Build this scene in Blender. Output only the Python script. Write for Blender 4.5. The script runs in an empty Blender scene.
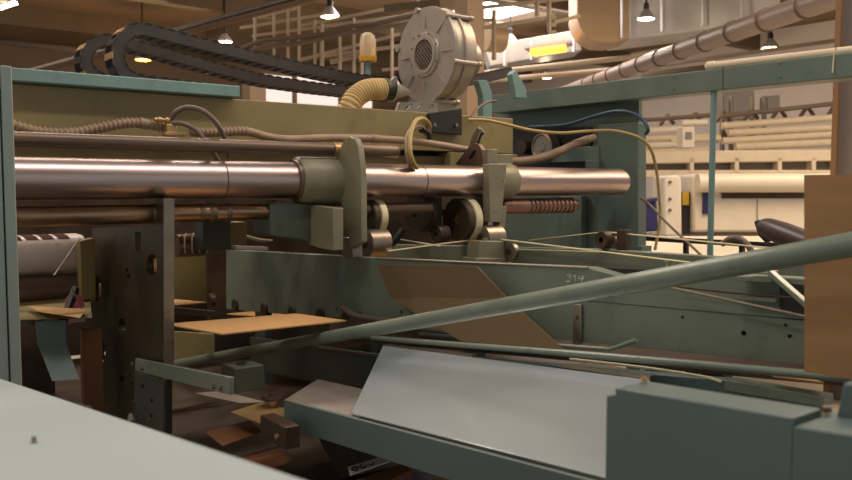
import bpy, bmesh, math, random
from mathutils import Vector as V, Matrix
random.seed(3)
SC = bpy.context.scene
COL = SC.collection
PI = math.pi
# ---------------------------------------------------------------- camera frame (852 x 480)
F = 810.0
PITCH = math.atan(53 / F)
YAW = math.radians(52.4)
CAM = V((0, 0, 1.65))
fh = V((math.cos(YAW), math.sin(YAW), 0))
RT = V((math.sin(YAW), -math.cos(YAW), 0))
FW = fh * math.cos(PITCH) + V((0, 0, -math.sin(PITCH)))
UP = fh * math.sin(PITCH) + V((0, 0, math.cos(PITCH)))
def ray(u, v): return FW + RT * ((u - 426) / F) + UP * ((240 - v) / F)
def pX(u, v, x):
    d = ray(u, v); return CAM + d * (x / d.x)
def pY(u, v, y):
    d = ray(u, v); return CAM + d * (y / d.y)
def pZ(u, v, z):
    d = ray(u, v); return CAM + d * ((z - 1.65) / d.z)
def pD(u, v, t): return CAM + ray(u, v) * t
def pN(u, v, p, n):
    d = ray(u, v); return CAM + d * ((p - CAM).dot(n) / d.dot(n))

# ---------------------------------------------------------------- materials
def lin(c): return tuple(((x / 255) / 12.92 if x / 255 <= .04045 else ((x / 255 + .055) / 1.055) ** 2.4) for x in c)
MATS = {}
def mat(name, rgb, rough=.5, metal=0., var=.15, scale=6., bump=.0, dirt=None, dirt_amt=.35, stretch=(1, 1, 1), spec=.5, coat=0., rvar=.1, bscale=None):
    m = bpy.data.materials.new(name); m.use_nodes = True
    nt = m.node_tree; N = nt.nodes; L = nt.links
    b = N['Principled BSDF']
    tc = N.new('ShaderNodeTexCoord'); mp = N.new('ShaderNodeMapping'); mp.inputs['Scale'].default_value = stretch
    L.new(tc.outputs['Object'], mp.inputs['Vector'])
    n1 = N.new('ShaderNodeTexNoise'); n1.inputs['Scale'].default_value = scale; n1.inputs['Detail'].default_value = 6
    L.new(mp.outputs[0], n1.inputs['Vector'])
    c = lin(rgb)
    r = N.new('ShaderNodeValToRGB')
    r.color_ramp.elements[0].position = .3; r.color_ramp.elements[1].position = .7
    r.color_ramp.elements[0].color = (*[x * (1 - var) for x in c], 1)
    r.color_ramp.elements[1].color = (*[min(1, x * (1 + var)) for x in c], 1)
    L.new(n1.outputs[0], r.inputs[0])
    out = r.outputs[0]
    if dirt:
        n2 = N.new('ShaderNodeTexNoise'); n2.inputs['Scale'].default_value = scale * 2.3; n2.inputs['Detail'].default_value = 8; n2.inputs['Roughness'].default_value = .7
        L.new(mp.outputs[0], n2.inputs['Vector'])
        r2 = N.new('ShaderNodeValToRGB'); r2.color_ramp.elements[0].position = .55; r2.color_ramp.elements[1].position = .75
        r2.color_ramp.elements[0].color = (0, 0, 0, 1); r2.color_ramp.elements[1].color = (dirt_amt,) * 3 + (1,)
        L.new(n2.outputs[0], r2.inputs[0])
        mx = N.new('ShaderNodeMix'); mx.data_type = 'RGBA'
        L.new(r2.outputs[0], mx.inputs[0]); L.new(out, mx.inputs[6]); mx.inputs[7].default_value = (*lin(dirt), 1)
        out = mx.outputs[2]
    L.new(out, b.inputs['Base Color'])
    mr = N.new('ShaderNodeMapRange'); mr.inputs['To Min'].default_value = max(.02, rough - rvar); mr.inputs['To Max'].default_value = min(1, rough + rvar)
    L.new(n1.outputs[0], mr.inputs['Value']); L.new(mr.outputs[0], b.inputs['Roughness'])
    b.inputs['Metallic'].default_value = metal
    b.inputs['Specular IOR Level'].default_value = spec
    b.inputs['Coat Weight'].default_value = coat
    if bump:
        n3 = N.new('ShaderNodeTexNoise'); n3.inputs['Scale'].default_value = bscale or scale * 8; n3.inputs['Detail'].default_value = 4
        L.new(mp.outputs[0], n3.inputs['Vector'])
        bp = N.new('ShaderNodeBump'); bp.inputs['Strength'].default_value = bump; bp.inputs['Distance'].default_value = .004
        L.new(n3.outputs[0], bp.inputs['Height']); L.new(bp.outputs[0], b.inputs['Normal'])
    MATS[name] = m
    return m
def emit(name, rgb, strength):
    m = bpy.data.materials.new(name); m.use_nodes = True
    b = m.node_tree.nodes['Principled BSDF']
    b.inputs['Base Color'].default_value = (*lin(rgb), 1)
    b.inputs['Emission Color'].default_value = (*lin(rgb), 1); b.inputs['Emission Strength'].default_value = strength
    return m
RUST = (70, 45, 28)
GREEN = mat('machine_green_paint', (116, 126, 110), .38, var=.14, scale=3, bump=.05, dirt=(62, 56, 40), dirt_amt=.45)
CAST = mat('cast_green_paint', (134, 128, 104), .42, var=.14, scale=5, bump=.06, dirt=(74, 58, 42), dirt_amt=.5)
OLIVE = mat('olive_paint', (142, 127, 84), .45, var=.12, scale=3, bump=.04, dirt=(70, 62, 42), dirt_amt=.4)
TEAL = mat('teal_paint', (122, 152, 146), .4, var=.1, scale=4, bump=.04, dirt=(70, 84, 78), dirt_amt=.4)
FRAME = mat('frame_green_paint', (100, 114, 103), .42, var=.12, scale=3, bump=.04, dirt=(60, 68, 58), dirt_amt=.4)
TUBEP = mat('tube_green_paint', (122, 133, 119), .3, var=.12, scale=5, bump=.04, dirt=(60, 56, 44), dirt_amt=.5, stretch=(1, .4, .4))
POST = mat('post_green_paint', (134, 144, 136), .42, var=.06, scale=3, bump=.03)
HOUS = mat('housing_green_paint', (92, 109, 106), .45, var=.05, scale=3, bump=.03)
PALE = mat('pale_grey_paint', (168, 182, 182), .42, var=.04, scale=2, bump=.04, bscale=60)
GUARD = mat('guard_sheet_metal', (182, 192, 194), .22, .4, var=.05, scale=2, spec=.8, rvar=.04)
DARKG = mat('dark_green_paint', (72, 78, 66), .45, var=.2, scale=4, bump=.05, dirt=(46, 38, 28), dirt_amt=.5)
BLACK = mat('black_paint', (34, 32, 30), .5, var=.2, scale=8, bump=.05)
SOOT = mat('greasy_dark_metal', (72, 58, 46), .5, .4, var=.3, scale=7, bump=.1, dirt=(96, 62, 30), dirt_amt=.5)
CHROME = mat('polished_shaft_steel', (196, 176, 171), .34, 1., var=.06, scale=4, stretch=(.4, 6, 6), dirt=(130, 108, 96), dirt_amt=.25, rvar=.05)
COPPER = mat('worn_bronze_steel', (158, 130, 104), .3, .95, var=.2, scale=5, stretch=(.6, 5, 5), dirt=(70, 44, 30), dirt_amt=.6)
DPIPE = mat('dark_pipe_steel', (112, 94, 80), .45, .6, var=.15, scale=6, dirt=(60, 44, 34), dirt_amt=.4, stretch=(.5, 4, 4))
STEEL = mat('dull_steel', (150, 138, 124), .35, .8, var=.15, scale=9, dirt=RUST, dirt_amt=.4)
PLATE = mat('oily_plate_steel', (80, 71, 54), .45, .55, var=.25, scale=4, bump=.08, dirt=(64, 46, 28), dirt_amt=.5)
SCREW = mat('threaded_steel', (130, 100, 88), .4, .8, var=.2, scale=9)
ALU = mat('cast_aluminium', (176, 164, 152), .42, .5, var=.08, scale=8, bump=.06, dirt=(120, 108, 96), dirt_amt=.4)
HOSE = mat('tan_corrugated_plastic', (158, 132, 106), .5, var=.12, scale=14, dirt=(92, 72, 54), dirt_amt=.5)
DUCTY = mat('cream_duct_hose', (206, 176, 116), .5, var=.1, scale=14)
DRUB = mat('dark_brown_plastic', (74, 62, 60), .4, var=.12, scale=10)
RUBBER = mat('grey_brown_rubber', (116, 96, 84), .45, var=.15, scale=14)
YHOSE = mat('mustard_hose_rubber', (176, 148, 92), .45, var=.12, scale=14)
BHOSE = mat('blue_hose_rubber', (52, 74, 92), .4, var=.12, scale=14)
CHAIN = mat('chain_plastic', (64, 56, 52), .5, var=.2, scale=12)
BELT = mat('cream_belt', (226, 212, 170), .5, var=.08, scale=14)
BRASS = mat('bronze_bush', (196, 158, 108), .4, .6, var=.1, scale=14)
CARD = mat('brown_cardboard', (166, 126, 84), .85, var=.07, scale=5, bump=.05, stretch=(1, 1, 9))
CARD2 = mat('pale_cardboard', (206, 160, 104), .85, var=.07, scale=5, stretch=(9, 1, 1))
WHITEP = mat('white_paint', (226, 214, 194), .4, var=.04, scale=3)
CREAM = mat('cream_pipe_paint', (216, 198, 170), .45, var=.06, scale=6)
NAVY = mat('navy_plastic', (44, 44, 92), .4, var=.08, scale=6)
RAG = mat('pink_rag_cloth', (190, 84, 104), .9, var=.35, scale=30, bump=.3)
PAPER = mat('printed_white_paper', (226, 216, 206), .6, var=.05, scale=6)
CHALK = mat('chalk_line', (226, 224, 206), .9, var=.1, scale=60)
AMBER = mat('amber_plastic', (214, 160, 40), .3, var=.1, scale=8)
GALV = mat('galvanised_duct', (206, 202, 200), .35, .6, var=.12, scale=1.5, stretch=(1, 1, 1))
DUCT = mat('tan_duct_sheet', (176, 150, 122), .45, .2, var=.06, scale=1.5)
FLOORM = mat('concrete_floor', (178, 168, 152), .35, var=.1, scale=.8, bump=.03)
WALLM = mat('wall_panels', (214, 204, 202), .8, var=.05, scale=.6)
WALLB = mat('brown_wall_panels', (146, 126, 106), .8, var=.12, scale=.4)
CEILM = mat('ceiling_deck', (128, 106, 84), .85, var=.12, scale=.4, stretch=(1, .1, 1))
BEAMM = mat('roof_steel', (104, 88, 70), .7, var=.1, scale=.6)
RACK = mat('rack_cream_paint', (176, 160, 138), .6, var=.08, scale=2)
RACKD = mat('rack_dark_steel', (110, 94, 80), .6, var=.1, scale=2)
GREYM = mat('grey_machine_paint', (130, 122, 116), .55, var=.1, scale=2)
CARD_DIM = mat('darkened_flap_cardboard', (104, 84, 56), .85, var=.07, scale=5, bump=.05, stretch=(1, 1, 9))  # brown cardboard darkened, the flap's blur and shade put into its colour
ROUND = mat('grey_round_duct', (158, 142, 134), .45, .2, var=.06, scale=1.5)
ORANGEP = mat('orange_brown_carton', (116, 74, 42), .7, var=.1, scale=8)
PURPLE = mat('violet_print', (120, 106, 140), .6, var=.2, scale=20)
PINKROLL = mat('glossy_print_roller', (236, 224, 224), .3, 0., var=.12, scale=8, dirt=(90, 60, 60), dirt_amt=.4)
BROWNINK = mat('brown_ink_print', (78, 46, 40), .7, var=.2, scale=10, spec=.15)
def clear(name, rgb, alpha):
    m = mat(name, rgb, .15); b = m.node_tree.nodes['Principled BSDF']
    b.inputs['Transmission Weight'].default_value = alpha; b.inputs['IOR'].default_value = 1.2
    return m
LENS = clear('pale_lamp_dome', (250, 226, 190), .5)
LAMPW = emit('warm_lamp_glow', (255, 214, 150), 14)
LAMPC = emit('white_lamp_glow', (255, 240, 225), 14)
LAMPO = emit('sodium_lamp_glow', (255, 150, 50), 16)
SKYL = emit('skylight_daylight', (255, 246, 236), 6)
WINL = emit('window_daylight', (255, 236, 228), .9)

# ---------------------------------------------------------------- geometry helpers
def nb(): return bmesh.new()
def hexa(bm, p):
    vs = [bm.verts.new(V(q)) for q in p]
    for f in ((0, 3, 2, 1), (4, 5, 6, 7), (0, 1, 5, 4), (1, 2, 6, 5), (2, 3, 7, 6), (3, 0, 4, 7)):
        bm.faces.new([vs[i] for i in f])
def box(bm, x, y, z):
    hexa(bm, [(x[0], y[0], z[0]), (x[1], y[0], z[0]), (x[1], y[1], z[0]), (x[0], y[1], z[0]),
              (x[0], y[0], z[1]), (x[1], y[0], z[1]), (x[1], y[1], z[1]), (x[0], y[1], z[1])])
def prism(bm, pts, vec):
    vec = V(vec); a = [bm.verts.new(V(p)) for p in pts]; b = [bm.verts.new(V(p) + vec) for p in pts]
    n = len(a)
    bm.faces.new(a[::-1]); bm.faces.new(b)
    for i in range(n): bm.faces.new([a[i], a[(i + 1) % n], b[(i + 1) % n], b[i]])
def frame_of(d):
    d = V(d).normalized(); h = V((0, 0, 1)) if abs(d.z) < .95 else V((1, 0, 0))
    a = d.cross(h).normalized(); return a, a.cross(d).normalized()
def smooth(pts, n=6):
    P = [V(p) for p in pts]; P = [2 * P[0] - P[1]] + P + [2 * P[-1] - P[-2]]; out = []
    for i in range(1, len(P) - 2):
        for k in range(n):
            t = k / n; a, b, c, d = P[i - 1:i + 3]
            out.append(.5 * ((2 * b) + (c - a) * t + (2 * a - 5 * b + 4 * c - d) * t * t + (3 * b - a - 3 * c + d) * t ** 3))
    out.append(P[-2]); return out
def tube(bm, pts, r, seg=14, caps=True, flat=None):
    pts = [V(p) for p in pts]; n = len(pts); R = r if isinstance(r, (list, tuple)) else [r] * n
    rings = []; a = None
    for i, p in enumerate(pts):
        d = (pts[min(i + 1, n - 1)] - pts[max(i - 1, 0)]).normalized()
        if a is None: a, _ = frame_of(d)
        a = (a - d * a.dot(d)).normalized(); b = d.cross(a)
        rings.append([bm.verts.new(p + (a * math.cos(2 * PI * k / seg) + b * math.sin(2 * PI * k / seg)) * R[i]) for k in range(seg)])
    for i in range(n - 1):
        for k in range(seg):
            bm.faces.new([rings[i][k], rings[i][(k + 1) % seg], rings[i + 1][(k + 1) % seg], rings[i + 1][k]])
    if caps: bm.faces.new(rings[0][::-1]); bm.faces.new(rings[-1])
def lathe(bm, o, ax, prof, seg=32):
    o = V(o); ax = V(ax).normalized(); a, b = frame_of(ax); rings = []
    for d, r in prof:
        if r < 1e-5: rings.append([bm.verts.new(o + ax * d)])
        else: rings.append([bm.verts.new(o + ax * d + (a * math.cos(2 * PI * k / seg) + b * math.sin(2 * PI * k / seg)) * r) for k in range(seg)])
    for A, B in zip(rings, rings[1:]):
        for k in range(seg):
            q = [A[k % len(A)], A[(k + 1) % len(A)], B[(k + 1) % len(B)], B[k % len(B)]]
            q = [x for i, x in enumerate(q) if x not in q[:i]]
            if len(q) > 2: bm.faces.new(q)
    for R, fl in ((rings[0], True), (rings[-1], False)):
        if len(R) > 2: bm.faces.new(R[::-1] if fl else R)
def cyl(bm, o, ax, l, r, seg=24): lathe(bm, o, ax, [(0, r), (l, r)], seg)
def resample(pts, step):
    out = [pts[0]]; acc = 0
    for a, b in zip(pts, pts[1:]):
        L = (b - a).length
        while acc + L >= step and L > 1e-9:
            a = a + (b - a) * ((step - acc) / L); L = (b - a).length; acc = 0; out.append(a)
        acc += L
    return out
def corrugated(bm, pts, r, pitch=.012, amp=.14, seg=14):
    q = resample(smooth(pts, 12), pitch / 4); rr = [r * (1 + (amp if (i // 2) % 2 else -amp * .6)) for i in range(len(q))]
    tube(bm, q, rr, seg)
def bar(bm, a, b, w, h, upv=(0, 0, 1)):
    a, b = V(a), V(b); d = (b - a).normalized(); s = d.cross(V(upv)).normalized(); n = s.cross(d)
    hexa(bm, [a - s * w / 2 - n * h / 2, a + s * w / 2 - n * h / 2, b + s * w / 2 - n * h / 2, b - s * w / 2 - n * h / 2,
              a - s * w / 2 + n * h / 2, a + s * w / 2 + n * h / 2, b + s * w / 2 + n * h / 2, b - s * w / 2 + n * h / 2])
def cut_plate(outline, holes, o, ex, ey, th):
    """flat plate with real holes: 2-D outlines in (ex, ey) about o, thickness th along ex x ey"""
    cu = bpy.data.curves.new('cut', 'CURVE'); cu.dimensions = '2D'; cu.fill_mode = 'BOTH'; cu.extrude = th / 2
    for poly in [outline] + holes:
        s = cu.splines.new('POLY'); s.points.add(len(poly) - 1); s.use_cyclic_u = True
        for p, q in zip(s.points, poly): p.co = (q[0], q[1], 0, 1)
    ob = bpy.data.objects.new('cut', cu); COL.objects.link(ob)
    dg = bpy.context.evaluated_depsgraph_get(); me = bpy.data.meshes.new_from_object(ob.evaluated_get(dg))
    bm = nb(); bm.from_mesh(me)
    ex, ey = V(ex), V(ey); ez = ex.cross(ey)
    for v in bm.verts: v.co = V(o) + ex * v.co.x + ey * v.co.y + ez * (v.co.z + th / 2)
    bpy.data.objects.remove(ob); bpy.data.curves.remove(cu); bpy.data.meshes.remove(me)
    bmesh.ops.remove_doubles(bm, verts=bm.verts, dist=1e-5)
    return bm
def ring2d(cx, cy, r, n=20, ry=None): return [(cx + r * math.cos(2 * PI * k / n), cy + (ry or r) * math.sin(2 * PI * k / n)) for k in range(n)]

LOC = {}
def obj(name, bm, m, parent=None, bevel=0., ang=35, loc=None):
    bmesh.ops.recalc_face_normals(bm, faces=bm.faces)
    me = bpy.data.meshes.new(name)
    if parent is not None: base = LOC[parent.name]
    elif loc is not None: base = V(loc)
    else:
        xs = [v.co for v in bm.verts]
        base = V((sum(c.x for c in xs) / len(xs), sum(c.y for c in xs) / len(xs), min(c.z for c in xs)))
    for v in bm.verts: v.co -= base
    bm.to_mesh(me); bm.free(); me.materials.append(m)
    me.shade_smooth(); me.set_sharp_from_angle(angle=math.radians(ang))
    o = bpy.data.objects.new(name, me); COL.objects.link(o)
    if parent is not None: o.parent = parent
    else: o.location = base
    LOC[o.name] = base
    if bevel:
        b = o.modifiers.new('bevel', 'BEVEL'); b.width = bevel; b.segments = 2; b.limit_method = 'ANGLE'; b.angle_limit = math.radians(40)
    return o
def tag(o, label, cat, group=None):
    o['label'] = label; o['category'] = cat
    if group: o['group'] = group
    return o
def thing(name, label, cat, loc, group=None):
    o = bpy.data.objects.new(name, None); COL.objects.link(o); o.location = V(loc); o.empty_display_size = .05
    LOC[o.name] = V(loc); return tag(o, label, cat, group)
def solo(name, bm, m, label, cat, group=None, bevel=0., ang=35): return tag(obj(name, bm, m, None, bevel, ang), label, cat, group)
def struct(name, bm, m, bevel=0.):
    o = obj(name, bm, m, None, bevel); o['kind'] = 'structure'; return o
def bolt(bm, p, ax, r=.008, h=.006):
    lathe(bm, p, ax, [(0, r), (h, r), (h, r * .5)], 6)
# ================================================================ foreground
e0, e1 = pX(0, 378, .35), pX(310, 480, .35)
kd = (e1 - e0).normalized()
def on_edge(y): return e0 + kd * ((y - e0.y) / kd.y)
A, B = on_edge(2.25), on_edge(.15)
bm = nb(); W = V((-1.25, 0, 0)); T = V((0, 0, -.03))
hexa(bm, [A + T, B + T, B + W + T, A + W + T, A, B, B + W, A + W])
t = thing('cover_plate', 'pale grey sloping metal cover plate with two small bolt heads, beside grey-green upright post', 'machine cover', (B + A) / 2 + W / 2)
pl_ = obj('plate', bm, PALE, t, .004)
npl = kd.cross(V((1, 0, 0))).normalized(); npl = npl if npl.z > 0 else -npl
for u, v in ((34, 443), (131, 420)):
    bm = nb(); lathe(bm, pN(u, v, A, npl), npl, [(0, .0045), (.001, .0045), (.001, .0028), (.008, .0028), (.008, .001)], 10)
    obj('bolt', bm, STEEL, pl_)
bm = nb(); box(bm, (-.8, -.7), (.3, .4), (0, 1.1)); obj('leg', bm, HOUS, t)
bm = nb(); box(bm, (-.8, -.7), (1.9, 2.0), (0, 1.18)); obj('leg', bm, HOUS, t)

# post
YP = 2.6
zt = pY(10, 66, YP).z
xg = pY(5.5, 240, YP).x; xr = pY(17.5, 240, YP).x
t = thing('frame_post', 'grey-green upright machine post with two dark bolt holes, standing left of the long shafts', 'post', (xg, 2.7, 0))
def holed_front(x0, x1, holes): return cut_plate([(x0, 0), (x1, 0), (x1, zt), (x0, zt)], holes, (0, YP + .012, 0), (1, 0, 0), (0, 0, 1), .012)
bm = nb(); box(bm, (xg + .002, xr), (YP, YP + .26), (0, zt)); obj('post_flange', bm, POST, t, .003)
hs = [pY(4.2, 91, YP), pY(4.8, 122, YP)]
bm = nb(); box(bm, (xg - .1, xg - .002), (YP + .004, YP + .26), (0, zt)); obj('post_body', bm, POST, t, .003)
for h in hs:
    bm = nb(); lathe(bm, (h.x, YP + .006, h.z), (0, -1, 0), [(0, .009), (.004, .009), (.0045, .007), (.002, .006), (.002, 0)], 16)
    obj('bolt_hole', bm, BLACK, t)

# ================================================================ cross beam, rail, shafts
YB = 3.4
zb = pY(300, 103.5, YB).z
XE = pY(513, 120, YB).x
bm = nb(); box(bm, (.44, XE), (YB, YB + .2), (zb - .2, zb))
t = thing('cross_beam', 'long olive-green machine cross beam behind the tan hoses, under the fan blower', 'beam', (1.7, YB + .1, 0))
obj('web', bm, OLIVE, t, .004)
bm = nb(); box(bm, (.44, XE - .05), (YB + .04, YB + .16), (zb - .42, zb - .225)); obj('flange', bm, OLIVE, t, .004)
bm = nb(); box(bm, (XE - .48, XE + .02), (YB - .02, YB + .18), (zb - .36, zb - .205)); obj('end_block', bm, OLIVE, t, .004)
bm = nb(); box(bm, (.44, XE), (YB + .1, YB + .18), (zb - .3, zb - .2)); obj('recess_shade', bm, BLACK, t)  # black filler, shade of the gap under the web put into its colour
for k in (0, 1):
    bm = nb(); x = .58 + k * (XE - .72); box(bm, (x, x + .09), (YB + .17, YB + .27), (.6, zb - .1)); obj('leg', bm, DARKG, t)
ya = YB - .06
bm = nb(); z0, z1 = pY(20, 80, ya).z, pY(20, 68, ya).z
box(bm, (.46, pY(240, 90, ya).x), (ya, ya + .16), (zb + .002, z1))
t = solo('top_rail', bm, TEAL, 'pale teal steel rail lying on the olive cross beam, below the chain loops', 'rail', bevel=.004)

YS = 3.08
ca, cb = pY(15, 178.5, YS), pY(622, 182, YS)
zs = (ca.z + cb.z) / 2
bm = nb(); lathe(bm, (.47, YS, zs), (1, 0, 0), [(0, .076), (cb.x - .47 - .03, .076), (cb.x - .47 - .008, .068), (cb.x - .47, .05)], 48)
t = thing('guide_shaft', 'thick polished steel shaft spanning the machine through both hanging carriages', 'shaft', (2, YS, zs))
obj('shaft', bm, CHROME, t)
for u in (220, 418):
    bm = nb(); x = pY(u, 180, YS).x; lathe(bm, (x, YS, zs), (1, 0, 0), [(0, .0765), (.003, .0768), (.006, .0765)], 40); obj('joint_ring', bm, DPIPE, t)

zl = (pY(18, 217.5, YS).z + pY(548, 205, YS).z) / 2
def shaft_seg(u0, u1, r, y=YS, z=None):
    x0, x1 = pY(u0, 200, y).x, pY(u1, 200, y).x
    b = nb(); lathe(b, (x0, y, z or zl), (1, 0, 0), [(0, r * .93), (.006, r), (x1 - x0 - .006, r), (x1 - x0, r * .93)], 32); return b
t = thing('drive_shaft', 'bronze-coloured worn shaft running under the polished shaft through the holed plate', 'shaft', (1.2, YS, zl))
obj('shaft', shaft_seg(8, 208, .037), COPPER, t)
obj('shaft', shaft_seg(212, 274, .033), COPPER, t)
obj('shaft', shaft_seg(270, 430, .030), DPIPE, t)
for u0, u1, r in ((150, 160, .039), (196, 203, .038), (206, 214, .0385), (224, 229, .036)):
    obj('shaft_collar', shaft_seg(u0, u1, r), DPIPE, t)
x0, x1 = pY(500, 204, YS).x, pY(573, 204, YS).x
bm = nb(); prof = [(0, .04), (.1, .041)]; n = 17; stp = (x1 - x0) / n
for k in range(5, n): prof += [(k * stp + stp * .1, .042), (k * stp + stp * .6, .042), (k * stp + stp * .7, .037), (k * stp + stp, .037)]
lathe(bm, (x0, YS, zl), (1, 0, 0), prof, 28)
bms = nb(); cyl(bms, (x1 - .001, YS, zl), (1, 0, 0), .03, .028)
t = thing('lead_screw', 'dark ribbed screw shaft under the end of the polished shaft', 'screw', (x0, YS, zl))
obj('thread', bm, SCREW, t); obj('shaft_end', bms, DPIPE, t)

YU = 3.05
zu = (pY(15, 138.7, YU).z + pY(335, 149.8, YU).z) / 2
t = thing('tie_pipe', 'brown steel pipe above the polished shaft, ending in the tan bushed lug', 'pipe', (1.2, YU, zu))
xa, xb_, xc = .45, pY(335, 150, YU).x, pY(397, 155, YU).x
bm = nb(); lathe(bm, (xa, YU, zu), (1, 0, 0), [(0, .0265), (xb_ - xa, .0265)], 28); obj('pipe', bm, DPIPE, t)
bm = nb(); lathe(bm, (xb_ + .08, YU, zu), (1, 0, 0), [(0, .032), (xc - xb_ - .09, .032), (xc - xb_ - .08, .028)], 28); obj('pipe', bm, DPIPE, t)
bm = nb(); lathe(bm, (xb_ - .012, YU, zu), (1, 0, 0), [(0, .03), (.09, .03)], 28); obj('bush', bm, BRASS, t)

# ================================================================ carriages on the shaft
X1 = 1.93
t = thing('belt_carriage', 'green cast carriage clamped on polished shaft, with boxed side guard and rounded lug', 'carriage', (X1, YS, 1.2))
xs0 = pY(295, 180, YS).x; xs1 = pY(338, 180, YS).x
bm = nb(); lathe(bm, (xs0, YS, zs), (1, 0, 0), [(0, .092), (.012, .1), (xs1 - xs0, .1)], 40); obj('collar', bm, CAST, t)
bm = nb(); lathe(bm, (xs0 - .014, YS, zs), (1, 0, 0), [(0, .084), (.02, .09)], 40); obj('seal_ring', bm, DPIPE, t)
def poly_x(pts, x): return [pX(u, v, x) for u, v in pts]
xp = xs1 + .004
xp -= .03
pl = poly_x([(336, 160), (341, 145), (345, 138.5), (350, 136.5), (355, 139), (358, 147), (361, 176), (361.5, 242), (351, 249), (337, 184)], xp)
bm = nb(); prism(bm, pl, (.03, 0, 0)); sp_ = obj('side_plate', bm, CAST, t, .004)
bm = nb(); bolt(bm, pX(341.5, 182, xp), (-1, 0, 0), .012, .008); obj('bolt', bm, BRASS, sp_)
yb = 2.98
def poly_y(pts, y): return [pY(u, v, y) for u, v in pts]
bm = nb(); prism(bm, poly_y([(270, 204), (277, 200), (306, 204), (322, 208), (322, 246), (300, 240), (270, 236)], yb + .06), (0, .16, 0)); obj('body', bm, DARKG, t, .006)
g0 = poly_x([(300, 204), (333, 208), (333, 250.5), (318, 248), (300, 241)], 1.72)
bm = nb(); prism(bm, g0, (.05, 0, 0)); obj('side_guard', bm, CAST, t, .003)
# foot bracket and roller
bm = nb(); prism(bm, poly_y([(351, 238), (362, 238), (363, 257), (353, 258)], 2.96), (0, .09, 0)); obj('foot', bm, STEEL, t, .003)
for u, v in ((355, 233), (358, 240)):
    bm = nb(); p = pY(u, v, 2.95); bolt(bm, p, (0, 0, 1), .012, .02); obj('bolt', bm, STEEL, t)
def roller(name, u, v, x, r, l, label, group, y_off=0):
    p = pX(u, v, x)
    tt = thing(name, label, 'roller', p, group)
    b = nb(); lathe(b, p, (1, 0, 0), [(0, r * .8), (.004, r), (l - .004, r), (l, r * .9)], 40); obj('drum', b, STEEL, tt)
    b = nb(); lathe(b, p - V((.006, 0, 0)), (1, 0, 0), [(0, r * .35), (.008, r * .35), (l + .012, r * .3)], 24); obj('hub', b, SOOT, tt)
    return tt
roller('belt_roller', 365, 243.5, 1.98, .062, .11, 'dull grey steel roller at the foot of the lugged carriage', 'belt rollers under the carriages')
def pulley(u, v, y, r, w, label, rim=BELT, holes=True, group='belt pulleys under the polished shaft', rimk=1.0):
    p = pY(u, v, y)
    tt = thing('belt_pulley', label, 'pulley', p, group)
    b = nb(); lathe(b, p, (1, 0, 0), [(.02, 0), (.02, r * .25), (0, r * .28), (0, r * .93), (.006, r), (w * .45, r), (w * .5, r * .9), (w * .5, 0)], 48); dk = obj('disc', b, SOOT, tt)
    b = nb(); lathe(b, p + V((w * .5, 0, 0)), (1, 0, 0), [(0, r * .94 * rimk), (.004, r * 1.03 * rimk), (w * .5, r * 1.03 * rimk), (w * .5, r * .8)], 48); obj('rim', b, rim, tt)
    if holes:
        for k in range(6):
            a = k * PI / 3
            b = nb(); lathe(b, p + V((.018, math.cos(a) * r * .16, math.sin(a) * r * .16)), (-1, 0, 0), [(0, .01), (.003, .01)], 10); obj('screw', b, BRASS, dk)
    return tt
pulley(455.5, 220, YS, .107, .085, 'large brown pulley disc with cream rim and ring of six screws', rimk=1.0)
pulley(366, 217, YS + .02, .078, .07, 'cream-rimmed pulley half hidden behind the lugged carriage plate', holes=False)
pulley(415, 212, YS + .12, .1, .06, 'brown pulley disc on the dark shaft, left of the cream-rimmed one with six screws', rim=SOOT, holes=False)
pulley(436, 234, YS + .02, .042, .06, 'small brown idler pulley below and left of the six-screw pulley', rim=SOOT, holes=False)
bm = nb(); prism(bm, poly_y([(430, 197), (442, 197), (442, 242), (436, 242), (430, 230)], YS + .1), (0, .03, 0))
solo('hanger_plate', bm, DARKG, 'dark hanger plate above the small brown idler pulley', 'bracket', bevel=.003)
bm = nb(); cyl(bm, pY(430, 212, YS + .12), (1, 0, 0), .3, .02); solo('pulley_axle', bm, DPIPE, 'dark axle behind the large six-screw pulley', 'axle')

t = thing('belt_carriage', 'pale green carriage clamped on the polished shaft, with slotted triangular lug and pale handle', 'carriage', (2.85, YS, 1.2))
xs0, xs1 = pY(484, 180, YS).x, pY(510, 180, YS).x
bm = nb(); lathe(bm, (xs0, YS, zs), (1, 0, 0), [(0, .095), (xs1 - xs0 - .02, .095), (xs1 - xs0, .085)], 40); obj('collar', bm, CAST, t)
lo = [(455, 164), (461, 157), (468, 147), (473, 143), (478, 144), (482, 150), (483.5, 165), (483.5, 225), (480, 235), (474, 222), (474, 172)]
xl = xs0 - .03
P0 = pX(474, 180, xl)
l2 = [((p - P0).y, (p - P0).z) for p in poly_x(lo, xl)]
s2 = [((p - P0).y, (p - P0).z) for p in poly_x([(468, 159), (470, 160.5), (476, 152), (474, 150)], xl)]
bm = cut_plate(l2, [s2], P0, (0, 1, 0), (0, 0, 1), .028); obj('lug_plate', bm, DPIPE, t, .002)
bm = nb(); prism(bm, poly_y([(489, 164), (507, 164), (505, 185), (501, 222), (490, 222)], 2.96), (0, .05, 0)); obj('arm', bm, CAST, t, .003)
bm = nb(); prism(bm, poly_y([(501, 206), (507, 206), (505, 228), (499, 228)], 2.98), (0, .05, 0)); obj('arm', bm, CAST, t, .002)
bm = nb(); bolt(bm, pY(504, 181, 2.95), (0, -1, 0), .008, .008); obj('bolt', bm, BRASS, t)
bm = nb(); tube(bm, [pX(472, 147, xl + .014), pX(475, 138, xl + .014), pX(480, 128, xl + .014)], [.016, .018, .014], 14); obj('handle', bm, STEEL, t)
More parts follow.
